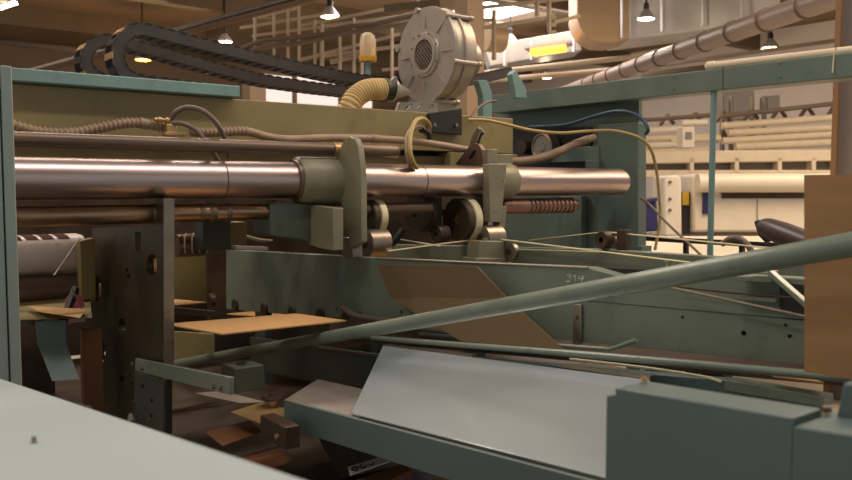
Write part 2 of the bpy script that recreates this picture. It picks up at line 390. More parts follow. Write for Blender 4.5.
bm = nb(); tube(bm, [pX(475, 146, xl + .05), pX(479, 136, xl + .05), pX(483, 131, xl + .05)], [.02, .014, .012], 14); obj('handle', bm, BLACK, t)
bm = nb(); prism(bm, poly_y([(487, 163), (487, 149), (498, 149), (498, 163)], YS - .02), (0, .1, 0)); obj('clamp_block', bm, CAST, t, .004)
bm = nb(); prism(bm, poly_y([(497, 164), (497, 154), (513, 154), (513, 165)], YS + .02), (0, .1, 0)); obj('clamp_block', bm, CAST, t, .004)
ft = thing('roller_bracket', 'pale green roller bracket block just above the top edge of chalk-marked beam', 'bracket', pY(485, 262, 2.9))
bm = nb(); prism(bm, poly_y([(480, 241), (504, 241), (506, 264), (478, 264)], 2.9), (0, .09, 0)); obj('block', bm, CAST, ft, .004)
bm = nb(); prism(bm, poly_y([(476, 258), (508, 258), (508, 266), (475, 266)], 2.89), (0, .1, 0)); obj('base', bm, CAST, ft, .004)
for u in (485, 500):
    bm = nb(); bolt(bm, pY(u, 241, 2.93), (0, 0, 1), .014, .014); obj('bolt', bm, GREEN, ft)
roller('belt_roller', 481, 238, 2.64, .06, .12, 'dull grey steel roller on the pale green bracket block', 'belt rollers under the carriages')
roller('belt_roller', 509, 252, 2.72, .045, .03, 'small dark roller at the right side of the pale green bracket block', 'belt rollers under the carriages')

# ================================================================ belt beams
XN = 1.92
t = thing('belt_beam', 'long green machine side beam with chalk number scrawl, passing behind the diagonal tube', 'beam', pX(500, 300, XN))
top = [(226, 249.5), (375, 258), (480, 263), (560, 266), (588, 267.5), (648, 284), (664, 284), (668, 271), (760, 276), (900, 284)]
bot = [(900, 377), (807, 366), (600, 346), (440, 331), (345, 320), (226, 309)]
bm = nb(); prism(bm, poly_x(top + bot, XN), (.05, 0, 0)); bp_ = obj('side_plate', bm, GREEN, t, .003)
bm = nb(); tube(bm, poly_x([(376, 258), (480, 263), (588, 267.5)], XN - .002), .004, 8); obj('lit_edge', bm, ALU, t)  # paler strip, the lit top edge of the beam put into its colour
bm = nb(); prism(bm, poly_x([(588, 267), (668, 271), (668, 292), (640, 290)], XN + .05), (.004, 0, 0)); obj('slot_shade', bm, BLACK, t)  # black sheet behind the notch, the slot's shade put into its colour
bm = nb(); tube(bm, poly_x([(544, 297), (640, 305.5), (811, 320.5)], XN + .0004), .0016, 6); obj('seam', bm, BLACK, t)
bm = nb()
for st in ([(567, 275.5), (570, 274.5), (571.5, 276), (568.5, 277.5), (571, 279), (569.5, 281.5), (566, 281.5)],
           [(575, 275), (575.3, 278), (575, 281.5)], [(573, 277), (575, 275)],
           [(579, 275), (578.5, 278.5), (583, 278.5)], [(582.5, 275), (582, 279), (581.5, 283)], [(584, 276), (582.6, 280)]):
    tube(bm, poly_x(st, XN - .0008), .0013, 6)
obj('chalk_number', bm, CHALK, bp_)
for u, v, r in ((683, 317, .004), (744, 333, .007), (786, 325, .004), (790, 336, .005), (361, 313, .007), (402, 312, .008), (337, 309, .006)):
    bm = nb(); lathe(bm, pX(u, v, XN + .001), (-1, 0, 0), [(0, r), (.003, r), (.003, r * .7), (.001, r * .6)], 14); obj('bolt_hole', bm, BLACK, bp_)
bm = nb(); prism(bm, poly_x([(574, 304), (581, 304.5), (581, 345), (572, 345)], XN - .012), (.01, 0, 0)); lv_ = obj('lever', bm, STEEL, t, .002)
bm = nb(); bolt(bm, pX(576, 317, XN - .012), (-1, 0, 0), .008, .01); obj('bolt', bm, STEEL, lv_)
for y in (1.2, 3.9):
    bm = nb(); z = 1.65 - .5; box(bm, (XN + .005, XN + .045), (y, y + .12), (.6, z)); obj('leg', bm, DARKG, t)

XF = 2.8
t = thing('belt_beam', 'green machine side beam further back, under the thin teal rod and the cream belts', 'beam', pX(600, 260, XF))
pts = [(345, 243.5), (600, 249), (720, 257), (860, 268), (860, 330), (345, 297)]
bm = nb(); prism(bm, poly_x(pts, XF), (.05, 0, 0)); obj('side_plate', bm, GREEN, t, .003)
bm = nb()
for st in ([(664, 261.5), (667, 261), (667.5, 263), (665, 264), (668, 265.5), (665, 267)], [(671, 261), (674, 261), (674, 263.5), (671.5, 264), (674, 266), (671, 267)]):
    tube(bm, poly_x(st, XF - .0008), .0012, 6)
obj('chalk_number', bm, CHALK, t)
for y in (2.0, 4.2):
    bm = nb(); box(bm, (XF + .005, XF + .045), (y, y + .12), (.6, 1.15)); obj('leg', bm, DARKG, t)
# bits on that beam
idl = thing('idler_roller', 'small dark idler wheel on a stub bracket above the further green beam', 'roller', pX(603, 240, XF))
p = pX(601, 240, XF - .02)
bm = nb(); lathe(bm, p, (1, 0, 0), [(0, .02), (0, .036), (.01, .04), (.05, .04), (.05, .02)], 28); obj('wheel', bm, SOOT, idl)
bm = nb(); prism(bm, poly_x([(617, 230), (625, 230), (626, 250), (616, 250)], XF + .01), (.04, 0, 0)); obj('bracket', bm, SOOT, idl, .002)
bm = nb(); cyl(bm, p, (1, 0, 0), .1, .012); obj('axle', bm, STEEL, idl)

def belt(pts, w, label, th=.004):
    b = nb()
    for a, c in zip(pts, pts[1:]): bar(b, a, c, w, th)
    return solo('flat_belt', b, BELT, label, 'belt', 'cream belts running between the rollers')
belt([pX(498, 239, 2.72), pX(694, 263, 2.72)], .02, 'cream flat belt sloping down from pale green bracket to the diagonal tube')
belt([pX(608, 232, 2.83), pX(760, 247, 2.83), pX(840, 254, 2.83)], .016, 'cream flat belt passing in front of the thin teal rod from the dark idler wheel')
belt([pX(388, 251, 2.06), pX(470, 240, 2.6)], .014, 'thin cream belt rising from grey roller of the lugged carriage to the bracket block')
belt([pX(392, 238, 2.7), pX(440, 246, 2.7)], .016, 'short cream belt under the small brown idler pulley')
belt([pX(530, 240, 3.0), pX(598, 232.5, 2.83)], .012, 'thin cream belt rising to the dark idler wheel')
belt([pX(512, 249, 2.76), pX(600, 252, 2.76)], .012, 'level cream belt just above the top edge of the chalk-marked beam')

# ================================================================ diagonal tube, rods, deck
XT = 1.6
a, b = pX(172, 365, XT), pX(860, 243, XT - .01)
b = b + (b - a).normalized() * .3
bm = nb(); d = (b - a).normalized(); L = (b - a).length
lathe(bm, a, d, [(0, .012), (.012, .022), (.02, .0245), (L, .0245)], 28)
solo('handrail_tube', bm, TUBEP, 'long green-painted tube running diagonally across the machine in front of chalk-marked beam', 'tube')
rod = lambda name, pts, r, m, label: solo(name, (lambda q: (tube(q, smooth(pts, 5) if len(pts) > 2 else pts, r, 14), q)[1])(nb()), m, label, 'rod')
rod('guard_rod', [pX(372, 338, 1.81), pX(600, 356, 1.81), pX(870, 380, 1.81)], .0105, TUBEP, 'long thin grey-green rod along the deck above the glossy grey guard sheet')
rod('stop_rod', [pX(420, 334, 1.88), pX(540, 344, 1.88), pX(600, 348.5, 1.88), pX(612, 348.5, 1.88), pX(637, 340, 1.86)], .0065, TUBEP, 'thin grey rod with bent-up end in front of the chalk-marked beam')
rod('thin_wire_rod', [pX(668, 287, 1.86), pX(808, 317, 1.86)], .004, STEEL, 'lower of two thin steel rods fanning out towards the standing cardboard')
rod('thin_wire_rod', [pX(670, 286, 1.88), pX(745, 294, 1.88), pX(812, 299, 1.88)], .0028, SOOT, 'upper of two thin steel rods fanning out towards the standing cardboard')
rod('curved_steel_pipe', [pX(343, 308, 1.84), pX(356, 316, 1.84), pX(385, 321, 1.84), pX(450, 330, 1.84)], .014, STEEL, 'bent steel pipe below the chalk-marked beam, left of the tilted brown sheet')
# bits by the standing cardboard
t = thing('sheet_guide', 'steel guide arm and plate on a dark block beside standing cardboard', 'guide', pX(780, 290, 1.85))
bm = nb(); bar(bm, pX(770, 272, 1.86), pX(812, 309, 1.84), .02, .012); obj('arm', bm, TUBEP, t, .002)
bm = nb(); prism(bm, poly_x([(735, 276), (772, 277), (772, 283), (735, 281)], 1.87), (.05, 0, 0)); obj('plate', bm, GREEN, t, .002)
bm = nb(); prism(bm, poly_x([(735, 296), (776, 298), (776, 303), (735, 300)], 1.88), (.05, 0, 0)); obj('plate', bm, GREEN, t, .002)
bm = nb(); prism(bm, poly_x([(779, 282), (808, 284), (808, 318), (779, 313)], 1.9), (.015, 0, 0)); obj('block', bm, BLACK, t, .003)
bm = nb(); bar(bm, pX(752, 271, 1.88), pX(775, 272, 1.88), .03, .006); obj('clip', bm, CREAM, t, .001)

# deck tray under the beam
q0, q1 = pX(330, 316.3, 1.912), pX(900, 374.3, 1.912)
r0, r1 = pX(330, 336, 1.87), pX(900, 386, 1.87)
bm = nb(); D = V((0, 0, -.012)); hexa(bm, [r0 + D, r1 + D, q1 + D, q0 + D, r0, r1, q1, q0])
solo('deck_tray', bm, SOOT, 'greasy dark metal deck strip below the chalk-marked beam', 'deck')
bm = nb(); hexa(bm, [pX(768, 374.5, 1.86), pX(812, 380, 1.86), pX(824, 384, 1.82), pX(776, 378, 1.82)] + [p + V((0, 0, .004)) for p in (pX(768, 374.5, 1.86), pX(812, 380, 1.86), pX(824, 384, 1.82), pX(776, 378, 1.82))])
solo('cardboard_scrap', bm, CARD2, 'strip of lit cardboard lying on the deck below the standing cardboard', 'cardboard')

# cross channel behind guard
XC = 1.83
t = thing('deck_channel', 'dark green channel beam under the diagonal tube, ending behind the glossy guard sheet', 'beam', pX(330, 370, XC))
pa, pb = pX(250, 337, XC), pX(735, 402, XC)
Hh = V((0, 0, -.17))
bm = nb(); prism(bm, [pa, pb, pb + Hh, pa + Hh], (.012, 0, 0)); obj('web', bm, DARKG, t, .002)
bm = nb(); prism(bm, [pX(318, 347, XC - .004), pX(384, 356, XC - .004), pX(384, 358, XC - .004), pX(318, 348.5, XC - .004)], (.02, 0, 0)); obj('lip', bm, STEEL, t)  # paler strip, the lit line along the channel top put into its colour
t = thing('deck_angle', 'dark green angle bar with pale edge behind the green housing', 'beam', pX(700, 380, 1.35))
XA = 1.84
bm = nb(); prism(bm, poly_x([(445, 356), (725, 380), (822, 397), (822, 412), (725, 398), (445, 372)], XA), (.03, 0, .002)); obj('web', bm, HOUS, t, .003)
bm = nb(); prism(bm, poly_x([(724, 379.5), (823, 396.5), (823, 408), (724, 391)], XA - .02), (.05, 0, 0)); obj('bar', bm, TUBEP, t, .003)
rod('cream_cable', [pX(570, 359, XA - .01), pX(640, 367, XA - .01), pX(700, 376, XA - .01), pX(722, 382, XA - .01)], .004, BELT, 'thin cream cable lying along the deck behind the green housing')

# guard sheet
gA, gB = pX(351, 413, 1.27), pX(640, 486, 1.27)
gD, gC = pX(383, 345.5, 1.78), pX(650, 380, 1.78)
nrm = (gB - gA).cross(gD - gA).normalized(); nrm = nrm if nrm.z > 0 else -nrm
t = thing('guard_sheet', 'glossy pale grey guard sheet with slanted end, mirroring the brown cardboard', 'machine guard', (gA + gC) / 2)
bm = nb(); prism(bm, [gA, gB, gC, gD], -nrm * .006); obj('sheet', bm, GUARD, t, .0015)
bm = nb(); prism(bm, [pX(383, 344.5, 1.782), pX(472, 354.5, 1.782), pX(472, 357.5, 1.782), pX(383, 347, 1.782)], (.02, 0, 0)); obj('lip', bm, STEEL, t)
bm = nb(); prism(bm, [pX(560, 364.5, 1.782), pX(650, 376, 1.782), pX(650, 380, 1.782), pX(560, 367, 1.782)], (.02, 0, 0)); obj('lip', bm, STEEL, t)
# ramp sheet and front beam
t = thing('front_beam', 'dark green front beam with sloping sheet on its end, below the glossy guard sheet', 'beam', pX(400, 430, 1.25))
f0, f1 = pX(284, 400, 1.25), pX(690, 507, 1.25)
bm = nb(); prism(bm, [f0, f1, f1 + V((0, 0, -.093)), f0 + V((0, 0, -.093))], (.014, 0, 0)); obj('web', bm, HOUS, t, .002)
rp = [f0 + V((.002, 0, .001)), pX(356, 418, 1.25) + V((.002, 0, -.004)), pX(376, 392, 1.58), pX(318, 379, 1.60)]
bm = nb(); prism(bm, rp, (0, 0, -.006)); obj('sloping_sheet', bm, ALU, t, .001)
# housing
xh = .95
h0, h1 = pX(606, 391, xh), pX(793, 418, xh)
kh = (h1 - h0) / (h1.y - h0.y)
he = h0 + kh * (.28 - h0.y)
t = thing('machine_housing', 'dark green box housing with pale top edge and stepped right end', 'housing', (xh, .6, .6))
notch = [pX(606, 396, xh), pX(606, 480, xh) + V((0, 0, -.5)), V((xh, h1.y, .7)), h1, pX(615, 387.8, xh), pX(615, 395, xh)]
notch[1].y = notch[0].y
bm = nb(); prism(bm, notch, (.072, 0, 0)); obj('body', bm, HOUS, t, .0025)
l0, l1 = h1 + V((0, 0, -.010)), he + V((0, 0, -.010))
bm = nb(); prism(bm, [l0, V((xh, l0.y, .7)), V((xh, l1.y, .7)), l1], (.16, 0, 0)); obj('shelf', bm, HOUS, t, .0025)
bm = nb(); p = pX(644, 381, xh + .055); lathe(bm, p + V((0, 0, .000)), (0, 0, 1), [(0, .006), (.003, .006), (.003, .003), (.007, .003)], 10); obj('bolt', bm, BRASS, t)
bm = nb(); p = pX(827, 412, xh + .08); lathe(bm, p, (0, 0, 1), [(0, .006), (.007, .006)], 6); obj('bolt', bm, STEEL, t)
bm = nb(); q = poly_x([(836, 417), (843, 383), (880, 386), (880, 425)], xh + .08); prism(bm, q, (.02, 0, 0))
solo('guide_post', bm, HOUS, 'grey-green flat post standing on the housing shelf in front of standing cardboard', 'post', bevel=.003)

# ================================================================ cardboard
bm = nb(); XS = 1.72
q = poly_x([(804, 175), (804.5, 372), (1010, 400), (1010, 172)], XS); prism(bm, q, (.005, 0, 0))
solo('cardboard_sheet', bm, CARD, 'large brown cardboard sheet standing upright at the right behind the diagonal tube', 'cardboard')
bm = nb(); XK = 1.86
q = poly_x([(378, 264), (478, 266.5), (508, 298), (392, 298)], XK - .0); q2 = [q[3], q[2]] + [pX(566, 351, XK - .045), pX(462, 341, XK - .045)]
prism(bm, [q[0], q[1], q[2], q[3]], (-.005, 0, 0)); prism(bm, q2, (-.005, 0, 0))
bmesh.ops.remove_doubles(bm, verts=bm.verts, dist=1e-4)
solo('cardboard_flap', bm, CARD_DIM, 'tilted brown cardboard flap hanging against chalk-marked beam, crossed by the diagonal tube', 'cardboard')
# ================================================================ hoses and cables
YH = 3.22
hp = lambda pts, y=YH: [pY(u, v, y) for u, v in pts]
def hose(name, pts, r, m, label, corr=False, y=YH, cat='hose', pitch=.018, cuffs=()):
    q = [pY(*p[:2], p[2] if len(p) > 2 else y) for p in pts]
    b = nb()
    if corr: corrugated(b, q, r, pitch, .17)
    else: tube(b, smooth(q, 8), r, 14)
    if not cuffs: return solo(name, b, m, label, cat)
    t = thing(name, label, cat, q[0]); obj('tubing', b, m, t)
    for (u0, v0), (u1, v1), k in cuffs:
        b = nb(); tube(b, [pY(u0, v0, y), pY(u1, v1, y)], r * k, 16); obj('cuff', b, HOSE, t)
    return t
hose('corrugated_hose', [(4, 122), (16, 126), (40, 132), (72, 133), (95, 129), (120, 124), (138, 123), (152, 125), (166, 128)], .018, HOSE,
     'tan corrugated hose rising behind the brown pipe at left to its brass-coloured fitting', True, cuffs=(((139, 122.5), (148, 124.5), 1.2),))
hose('corrugated_hose', [(190, 132), (210, 132.5), (240, 131), (247, 131.5)], .018, HOSE, 'short tan corrugated hose right of the black hose loops', True, y=YH - .01)
hose('smooth_hose', [(240, 131), (252, 132.5), (268, 137), (290, 139.5), (330, 138), (370, 138.5), (372, 138.5), (410, 141), (440, 145), (468, 150)], .018, HOSE,
     'smooth tan hose sagging behind the bushed lug towards the slotted carriage', y=YH, cuffs=(((371, 138.5), (379, 139), 1.12),))
hose('corrugated_hose', [(484, 158), (500, 160.5), (520, 161), (540, 158), (560, 151), (575, 144), (588, 139)], .02, HOSE,
     'tan corrugated hose curving up from the pale green carriage to the teal end frame', True, y=3.26, cuffs=(((586, 140), (594, 137.5), 1.1),))
hose('hose_loop', [(170, 121, 3.2), (176, 112, 3.18), (188, 107.5, 3.15), (203, 111, 3.12), (214, 120, 3.1), (222, 132, 3.1), (227, 145, 3.12), (228, 156, 3.2)], .0105, RUBBER, 'taller of two dark rubber hose loops over the brown pipe')
hose('hose_loop', [(172, 123, 3.18), (184, 124, 3.14), (197, 131, 3.12), (206, 142, 3.1), (214, 154, 3.1), (219, 162, 3.12)], .0095, RUBBER, 'lower of two dark rubber hose loops over the brown pipe')
t = thing('hose_fitting', 'brass-coloured hose fitting where the dark hose loops start', 'fitting', pY(170, 130, 3.2))
bm = nb(); a, c = pY(154, 119.5, 3.19), pY(169, 120.5, 3.19); tube(bm, [a + (c - a) * k for k in (0, .25, .26, .5, .51, .75, .76, 1)], [.008, .008, .011, .011, .008, .008, .012, .012], 12); obj('nipple', bm, BRASS, t)
bm = nb(); prism(bm, hp([(167, 124), (177, 124), (177, 136), (167, 136)], 3.17), (0, .04, 0)); obj('body', bm, BRASS, t, .003)
bm = nb(); prism(bm, hp([(165, 132), (186, 132.5), (186, 136), (165, 135.5)], 3.16), (0, .04, 0)); obj('body', bm, BRASS, t, .002)
hose('hose_loop', [(428, 134, 3.3), (430, 126, 3.2), (424, 119, 3.12), (416, 121, 3.08), (411, 133, 3.04), (410, 150, 3.0), (413, 162, 3.0), (417, 168, 3.02)], .0105, YHOSE, 'mustard hose of the looped pair in front of the tan hose under the blower')
hose('hose_loop', [(426, 134, 3.32), (422, 128, 3.2), (413, 128, 3.12), (407.5, 137, 3.06), (407, 152, 3.02), (410, 164, 3.02), (412, 168, 3.04)], .011, HOSE, 'pinkish-tan hose of the looped pair in front of the tan hose under the blower')
hose('hose_elbow', [(421, 130, 3.2), (428, 132, 3.15), (430, 139, 3.15)], .014, BLACK, 'black hose elbow inside the looped mustard hose under the blower')
hose('supply_hose', [(468, 119.5, 3.3), (485, 120, 3.3), (505, 124, 3.3), (530, 130, 3.3), (560, 133, 3.25), (590, 131, 3.2), (615, 131, 3.1), (638, 137, 2.95), (650, 148, 2.9), (656, 168, 2.9), (659, 195, 2.9), (660, 220, 2.9), (655, 250, 2.9)], .009, YHOSE,
     'long mustard hose draped from olive beam over the teal end frame and hanging down')
hose('cable', [(470, 120, 3.36), (478, 108, 3.45), (488, 102, 3.5), (496, 101, 3.5)], .008, RUBBER, 'short dark cable arching up from the olive beam beside the blower', cat='cable')
q = [pX(*p) for p in ((530, 127, 3.88), (565, 125, 3.86), (592, 117, 3.84), (615, 111.5, 3.82), (632, 113, 3.82), (644, 121, 3.82), (648, 130, 3.82), (646, 134, 3.84))]
bm = nb(); tube(bm, smooth(q, 8), .011, 12); solo('cable', bm, BHOSE, 'blue-grey cable curving under the top beam of teal end frame', 'cable')
q = [pX(*p) for p in ((641, 198, 3.84), (652, 207, 3.8), (668, 224, 3.7), (685, 240, 3.6), (703, 257, 3.4))]
bm = nb(); tube(bm, smooth(q, 6), .007, 10); solo('cable', bm, RUBBER, 'dark cable running down from the teal end frame in front of the blue bin', 'cable')
bm = nb(); tube(bm, smooth(hp([(375, 248), (392, 243), (402, 230)], 3.3), 6), .02, 10); solo('hose_elbow', bm, BLACK, 'black hose bend in the shade behind the grey roller of the lugged carriage', 'hose')

# ================================================================ blower
XBL = 2.78
c = pX(425.5, 55, XBL); R = .262
t = thing('fan_blower', 'grey cast centrifugal fan blower with round mesh inlet, on the olive beam', 'blower', (c.x, c.y, zb))
bm = nb(); lathe(bm, c, (1, 0, 0), [(0, .14), (0, R), (.016, R + .004), (.018, R - .008), (.07, R - .008), (.074, R + .002), (.088, R + .002), (.092, R - .008), (.16, R - .012), (.19, R - .06), (.2, R - .12), (.2, 0)], 64)
obj('casing', bm, ALU, t)
bm = nb(); lathe(bm, c + V((.2, 0, 0)), (1, 0, 0), [(0, .13), (.02, .13), (.03, .11), (.12, .11), (.14, .09), (.14, 0)], 32); obj('motor', bm, ALU, t)
bm = nb(); lathe(bm, c, (-1, 0, 0), [(-.01, .128), (.006, .125), (.012, .12), (.012, .105), (.018, .103), (.018, .084), (-.005, .08)], 48); ir_ = obj('inlet_ring', bm, ALU, t)
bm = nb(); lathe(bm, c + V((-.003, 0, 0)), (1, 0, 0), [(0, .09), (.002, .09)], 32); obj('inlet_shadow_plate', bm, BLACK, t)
bm = nb()
for s in (-1, 1):
    for k in range(-4, 5):
        o_ = k * .019; h = math.sqrt(max(0, .08 ** 2 - o_ ** 2))
        dv = V((0, math.cos(PI / 4), s * math.sin(PI / 4))); nv = V((0, -s * math.sin(PI / 4), math.cos(PI / 4)))
        tube(bm, [c + V((-.010, 0, 0)) + nv * o_ - dv * h, c + V((-.010, 0, 0)) + nv * o_ + dv * h], .003, 6)
obj('mesh_grille', bm, STEEL, ir_)
for k in range(8):
    a = k * PI / 4
    dv = V((0, math.cos(a), math.sin(a))); nv = V((0, -math.sin(a), math.cos(a)))
    bm = nb(); hexa(bm, [c + V((x, 0, 0)) + dv * r + nv * w for x, r, w in ((0, .15, -.004), (0, .15, .004), (0, .235, .004), (0, .235, -.004), (-.012, .15, -.003), (-.012, .15, .003), (-.002, .235, .003), (-.002, .235, -.003))])
    obj('rib', bm, ALU, t)
for k in range(6):
    a = k * PI / 3 + .25
    p = c + V((-.012, math.cos(a) * (R + .004), math.sin(a) * (R + .004)))
    bm = nb(); lathe(bm, p, (1, 0, 0), [(0, .016), (.03, .016), (.03, .013), (.17, .013), (.17, .017), (.19, .017)], 12); obj('tie_bolt', bm, ALU, t)
for k in range(8):
    a = k * PI / 4 + PI / 8
    bm = nb(); lathe(bm, c + V((-.012, math.cos(a) * .12, math.sin(a) * .12)), (-1, 0, 0), [(0, .006), (.005, .006)], 8); obj('screw', bm, STEEL, ir_)
yf = c.y - R * .35
q = [pY(u, v, yf) for u, v in ((400, 102), (438, 102), (438, 112), (396, 112))]
sl = lambda a0, b0: [((p - q[3]).x, (p - q[3]).z) for p in [pY(u, v, yf) for u, v in a0]]
sx = [((p - q[3]).x, (p - q[3]).z) for p in (q[3], q[2], q[1], q[0])]
holes = [sl([(404, 109.5), (409, 103.8), (413, 103.8), (408, 109.5)], 0), sl([(416, 109.5), (421, 103.8), (423, 103.8), (418, 109.5)], 0), sl([(428, 109.5), (430, 104.5), (434, 104.5), (433, 109.5)], 0)]
bm = cut_plate(sx, holes, q[3] + V((0, .02, 0)), (1, 0, 0), (0, 0, 1), .02); obj('foot_flange', bm, ALU, t)
bm = nb(); box(bm, (c.x + .03, c.x + .17), (yf + .03, c.y + .2), (zb, c.z - R + .04)); obj('pedestal', bm, ALU, t)
bm = nb(); box(bm, (pY(396, 110, yf).x, pY(440, 110, yf).x), (yf + .02, yf + .3), (zb - .0, pY(420, 112, yf).z)); obj('foot', bm, ALU, t)
t2 = thing('mount_plate', 'dark mounting plate with two bolts below the fan blower on olive beam', 'bracket', pY(446, 125, YB))
bm = nb(); prism(bm, hp([(430, 113), (462, 108), (462, 135), (430, 132)], YB - .035), (0, .03, 0)); mp_ = obj('plate', bm, BLACK, t2, .003)
for u, v in ((434, 125), (456, 125)):
    bm = nb(); bolt(bm, pY(u, v, YB - .035), (0, -1, 0), .011, .01); obj('bolt', bm, STEEL, mp_)
# duct from the blower
yd = c.y - .12
bm = nb(); corrugated(bm, [pY(342, 128, yd + .06), pY(349, 108, yd), pY(356, 97, yd), pY(368, 90, yd), pY(386, 89, yd)], .052, .016, .08, 20)
t3 = thing('duct_hose', 'cream ribbed duct hose bending up over the olive beam to the fan blower', 'hose', pY(355, 110, yd))
obj('tubing', bm, DUCTY, t3)
bm = nb(); a = pY(383, 89, yd); lathe(bm, a, (1, 0, -.03), [(0, .05), (.002, .056), (.055, .057), (.057, .05)], 28); obj('cuff', bm, BLACK, t3)
bm = nb(); lathe(bm, a + V((.05, 0, 0)), (1, 0, -.06), [(0, .062), (.012, .064), (.014, .052), (.12, .012), (.13, 0)], 28); obj('cone', bm, ALU, t)
bm = nb(); prism(bm, [pY(u, v, yd - .05) for u, v in ((388, 84), (396, 76), (398, 78), (393, 86))], (0, .03, 0)); obj('clamp', bm, STEEL, t3)

# beacon
yb2 = 3.9
p = pY(368, 79, yb2); s = (p - CAM).length / 812
t = thing('beacon_lamp', 'warning beacon with clear dome and amber base on a thin teal stem', 'beacon', p - V((0, 0, .08)))
bm = nb(); cyl(bm, p - V((0, 0, .12)), (0, 0, 1), .12 + 17 * s, .016, 16); obj('stem', bm, TEAL, t)
bm = nb(); lathe(bm, p + V((0, 0, 16 * s)), (0, 0, 1), [(0, .03), (.004, 8.4 * s), (6 * s, 8.6 * s), (6.5 * s, 8 * s)], 24); obj('amber_base', bm, AMBER, t)
bm = nb(); lathe(bm, p + V((0, 0, 22 * s)), (0, 0, 1), [(0, 8.2 * s), (15 * s, 7.9 * s), (20 * s, 6.4 * s), (22.5 * s, 3.5 * s), (23.4 * s, 0)], 24); dm_ = obj('dome', bm, LENS, t)
bm = nb(); cyl(bm, p + V((0, 0, 22 * s)), (0, 0, 1), 12 * s, 2.2 * s, 12); obj('bulb', bm, AMBER, dm_)
bm = nb(); box(bm, (p.x - .05, p.x + .05), (YB + .16, yb2 + .05), (zb - .04, zb + .0)); obj('base', bm, TEAL, t)

# ================================================================ cable chains
def chain(pts, y, w, label):
    t = thing('cable_chain', label, 'cable chain', pY(*pts[len(pts) // 2], y), 'plastic cable chains over the machine')
    path = resample(smooth([pY(u, v, y) for u, v in pts], 10), .056)
    for nm, dy in (('side_links', 0), ('side_links', w)):
        b = nb()
        R2 = []
        for i in range(len(path)):
            d = (path[min(i + 1, len(path) - 1)] - path[max(i - 1, 0)]).normalized(); n = V((-d.z, 0, d.x)); o2 = V((0, dy, 0))
            R2.append([b.verts.new(path[i] + o2 + n * s2 + V((0, y2, 0))) for s2, y2 in ((-.028, 0), (.028, 0), (.028, .012), (-.028, .012))])
        for i in range(len(R2) - 1):
            for k2 in range(4): b.faces.new([R2[i][k2], R2[i][(k2 + 1) % 4], R2[i + 1][(k2 + 1) % 4], R2[i + 1][k2]])
        b.faces.new(R2[0]); b.faces.new(R2[-1])
        for i in range(0):
            a, c2 = path[i], path[i + 1]; d = (c2 - a).normalized(); n = V((-d.z, 0, d.x)); h = .027
            o2 = V((0, dy, 0)); e = d * .010; th = V((0, .012 + (.002 if i % 2 else 0), 0))
            hexa(b, [a + o2 - n * h - e, c2 + o2 - n * h + e, c2 + o2 - n * h + e + th, a + o2 - n * h - e + th,
                     a + o2 + n * h - e, c2 + o2 + n * h + e, c2 + o2 + n * h + e + th, a + o2 + n * h - e + th])
        obj(nm, b, CHAIN, t)
    b = nb(); b3 = nb()
    for i in range(len(path) - 1):
        a, c2 = path[i], path[i + 1]; d = (c2 - a).normalized(); n = V((-d.z, 0, d.x)); m_ = (a + c2) / 2
        for s_ in (-1, 1):
            bar(b if (abs(d.z) > .45 or d.x < 0) and s_ > 0 and i % 2 else b3, m_ + n * .028 * s_ + V((0, -.003, 0)), m_ + n * .028 * s_ + V((0, w, 0)), .03, .006, upv=n)
    obj('rungs', b, BRASS, t); obj('rungs', b3, BLACK, t)
    return t
chain([(236, 93), (190, 87), (160, 83), (134, 79), (121, 68), (118, 52), (123, 38), (133, 29.5), (145, 29), (180, 38), (249, 55), (300, 67), (360, 79), (430, 86), (478, 79), (514, 71)], 3.86, .11, 'front dark plastic cable chain with the larger loop above the teal rail')
chain([(150, 88), (120, 83), (100, 78), (88, 69), (86, 56), (91, 46), (102, 40), (118, 40), (146, 48), (249, 76), (300, 85), (357, 92), (400, 97)], 4.2, .11, 'dark plastic cable chain with smaller loop, behind the front chain')
for u0, v0, pts, lab in ((486, 100, [(478, 80), (487, 80), (492, 92), (492, 125), (483, 125), (483, 96)], 'pale teal bent bracket plate just right of the fan blower'),
                         (518, 80, [(512, 74), (516, 70), (526, 88), (527, 98), (516, 98)], 'pale teal bracket plate at the end of the dark cable chain')):
    bm = nb(); prism(bm, [pY(u, v, 3.62) for u, v in pts], (0, .05, 0)); solo('chain_bracket', bm, TEAL, lab, 'bracket', bevel=.003)

# ================================================================ end frame on the right
XR = 3.86
t = thing('end_frame', 'teal-green machine end frame with long top beam and side panel, receiving the polished shaft', 'machine frame', (XR, 3.2, 0))
bm = nb(); prism(bm, poly_x([(490, 95.5), (990, 36), (990, 63), (505, 112), (490, 113)], XR), (.14, 0, 0)); obj('top_beam', bm, FRAME, t, .004)
bm = nb(); tube(bm, poly_x([(723, 66.5), (723, 91)], XR - .0006), .0018, 6); obj('seam', bm, BLACK, t)
for u, v in ((674, 77), (674, 89), (780, 63), (780, 77)):
    bm = nb(); lathe(bm, pX(u, v, XR), (-1, 0, 0), [(0, .008), (.004, .006)], 10); obj('screw', bm, FRAME, t)
bm = nb(); prism(bm, poly_x([(496, 100), (639, 91), (639, 300), (496, 290)], XR + .16), (.03, 0, 0)); obj('back_panel', bm, FRAME, t)
bm = nb(); prism(bm, poly_x([(598, 124.5), (638, 122.5), (638, 290), (598, 285)], XR + .08), (.08, 0, 0)); obj('side_panel', bm, FRAME, t, .005)
bm = nb(); prism(bm, poly_x([(560, 196), (581, 196), (581, 285), (560, 285)], XR + .09), (.06, 0, 0)); obj('stiffener', bm, FRAME, t, .003)
bm = nb(); prism(bm, poly_x([(540, 148), (599, 146), (599, 161), (540, 163)], XR + .07), (.08, 0, 0)); obj('shelf', bm, FRAME, t, .003)
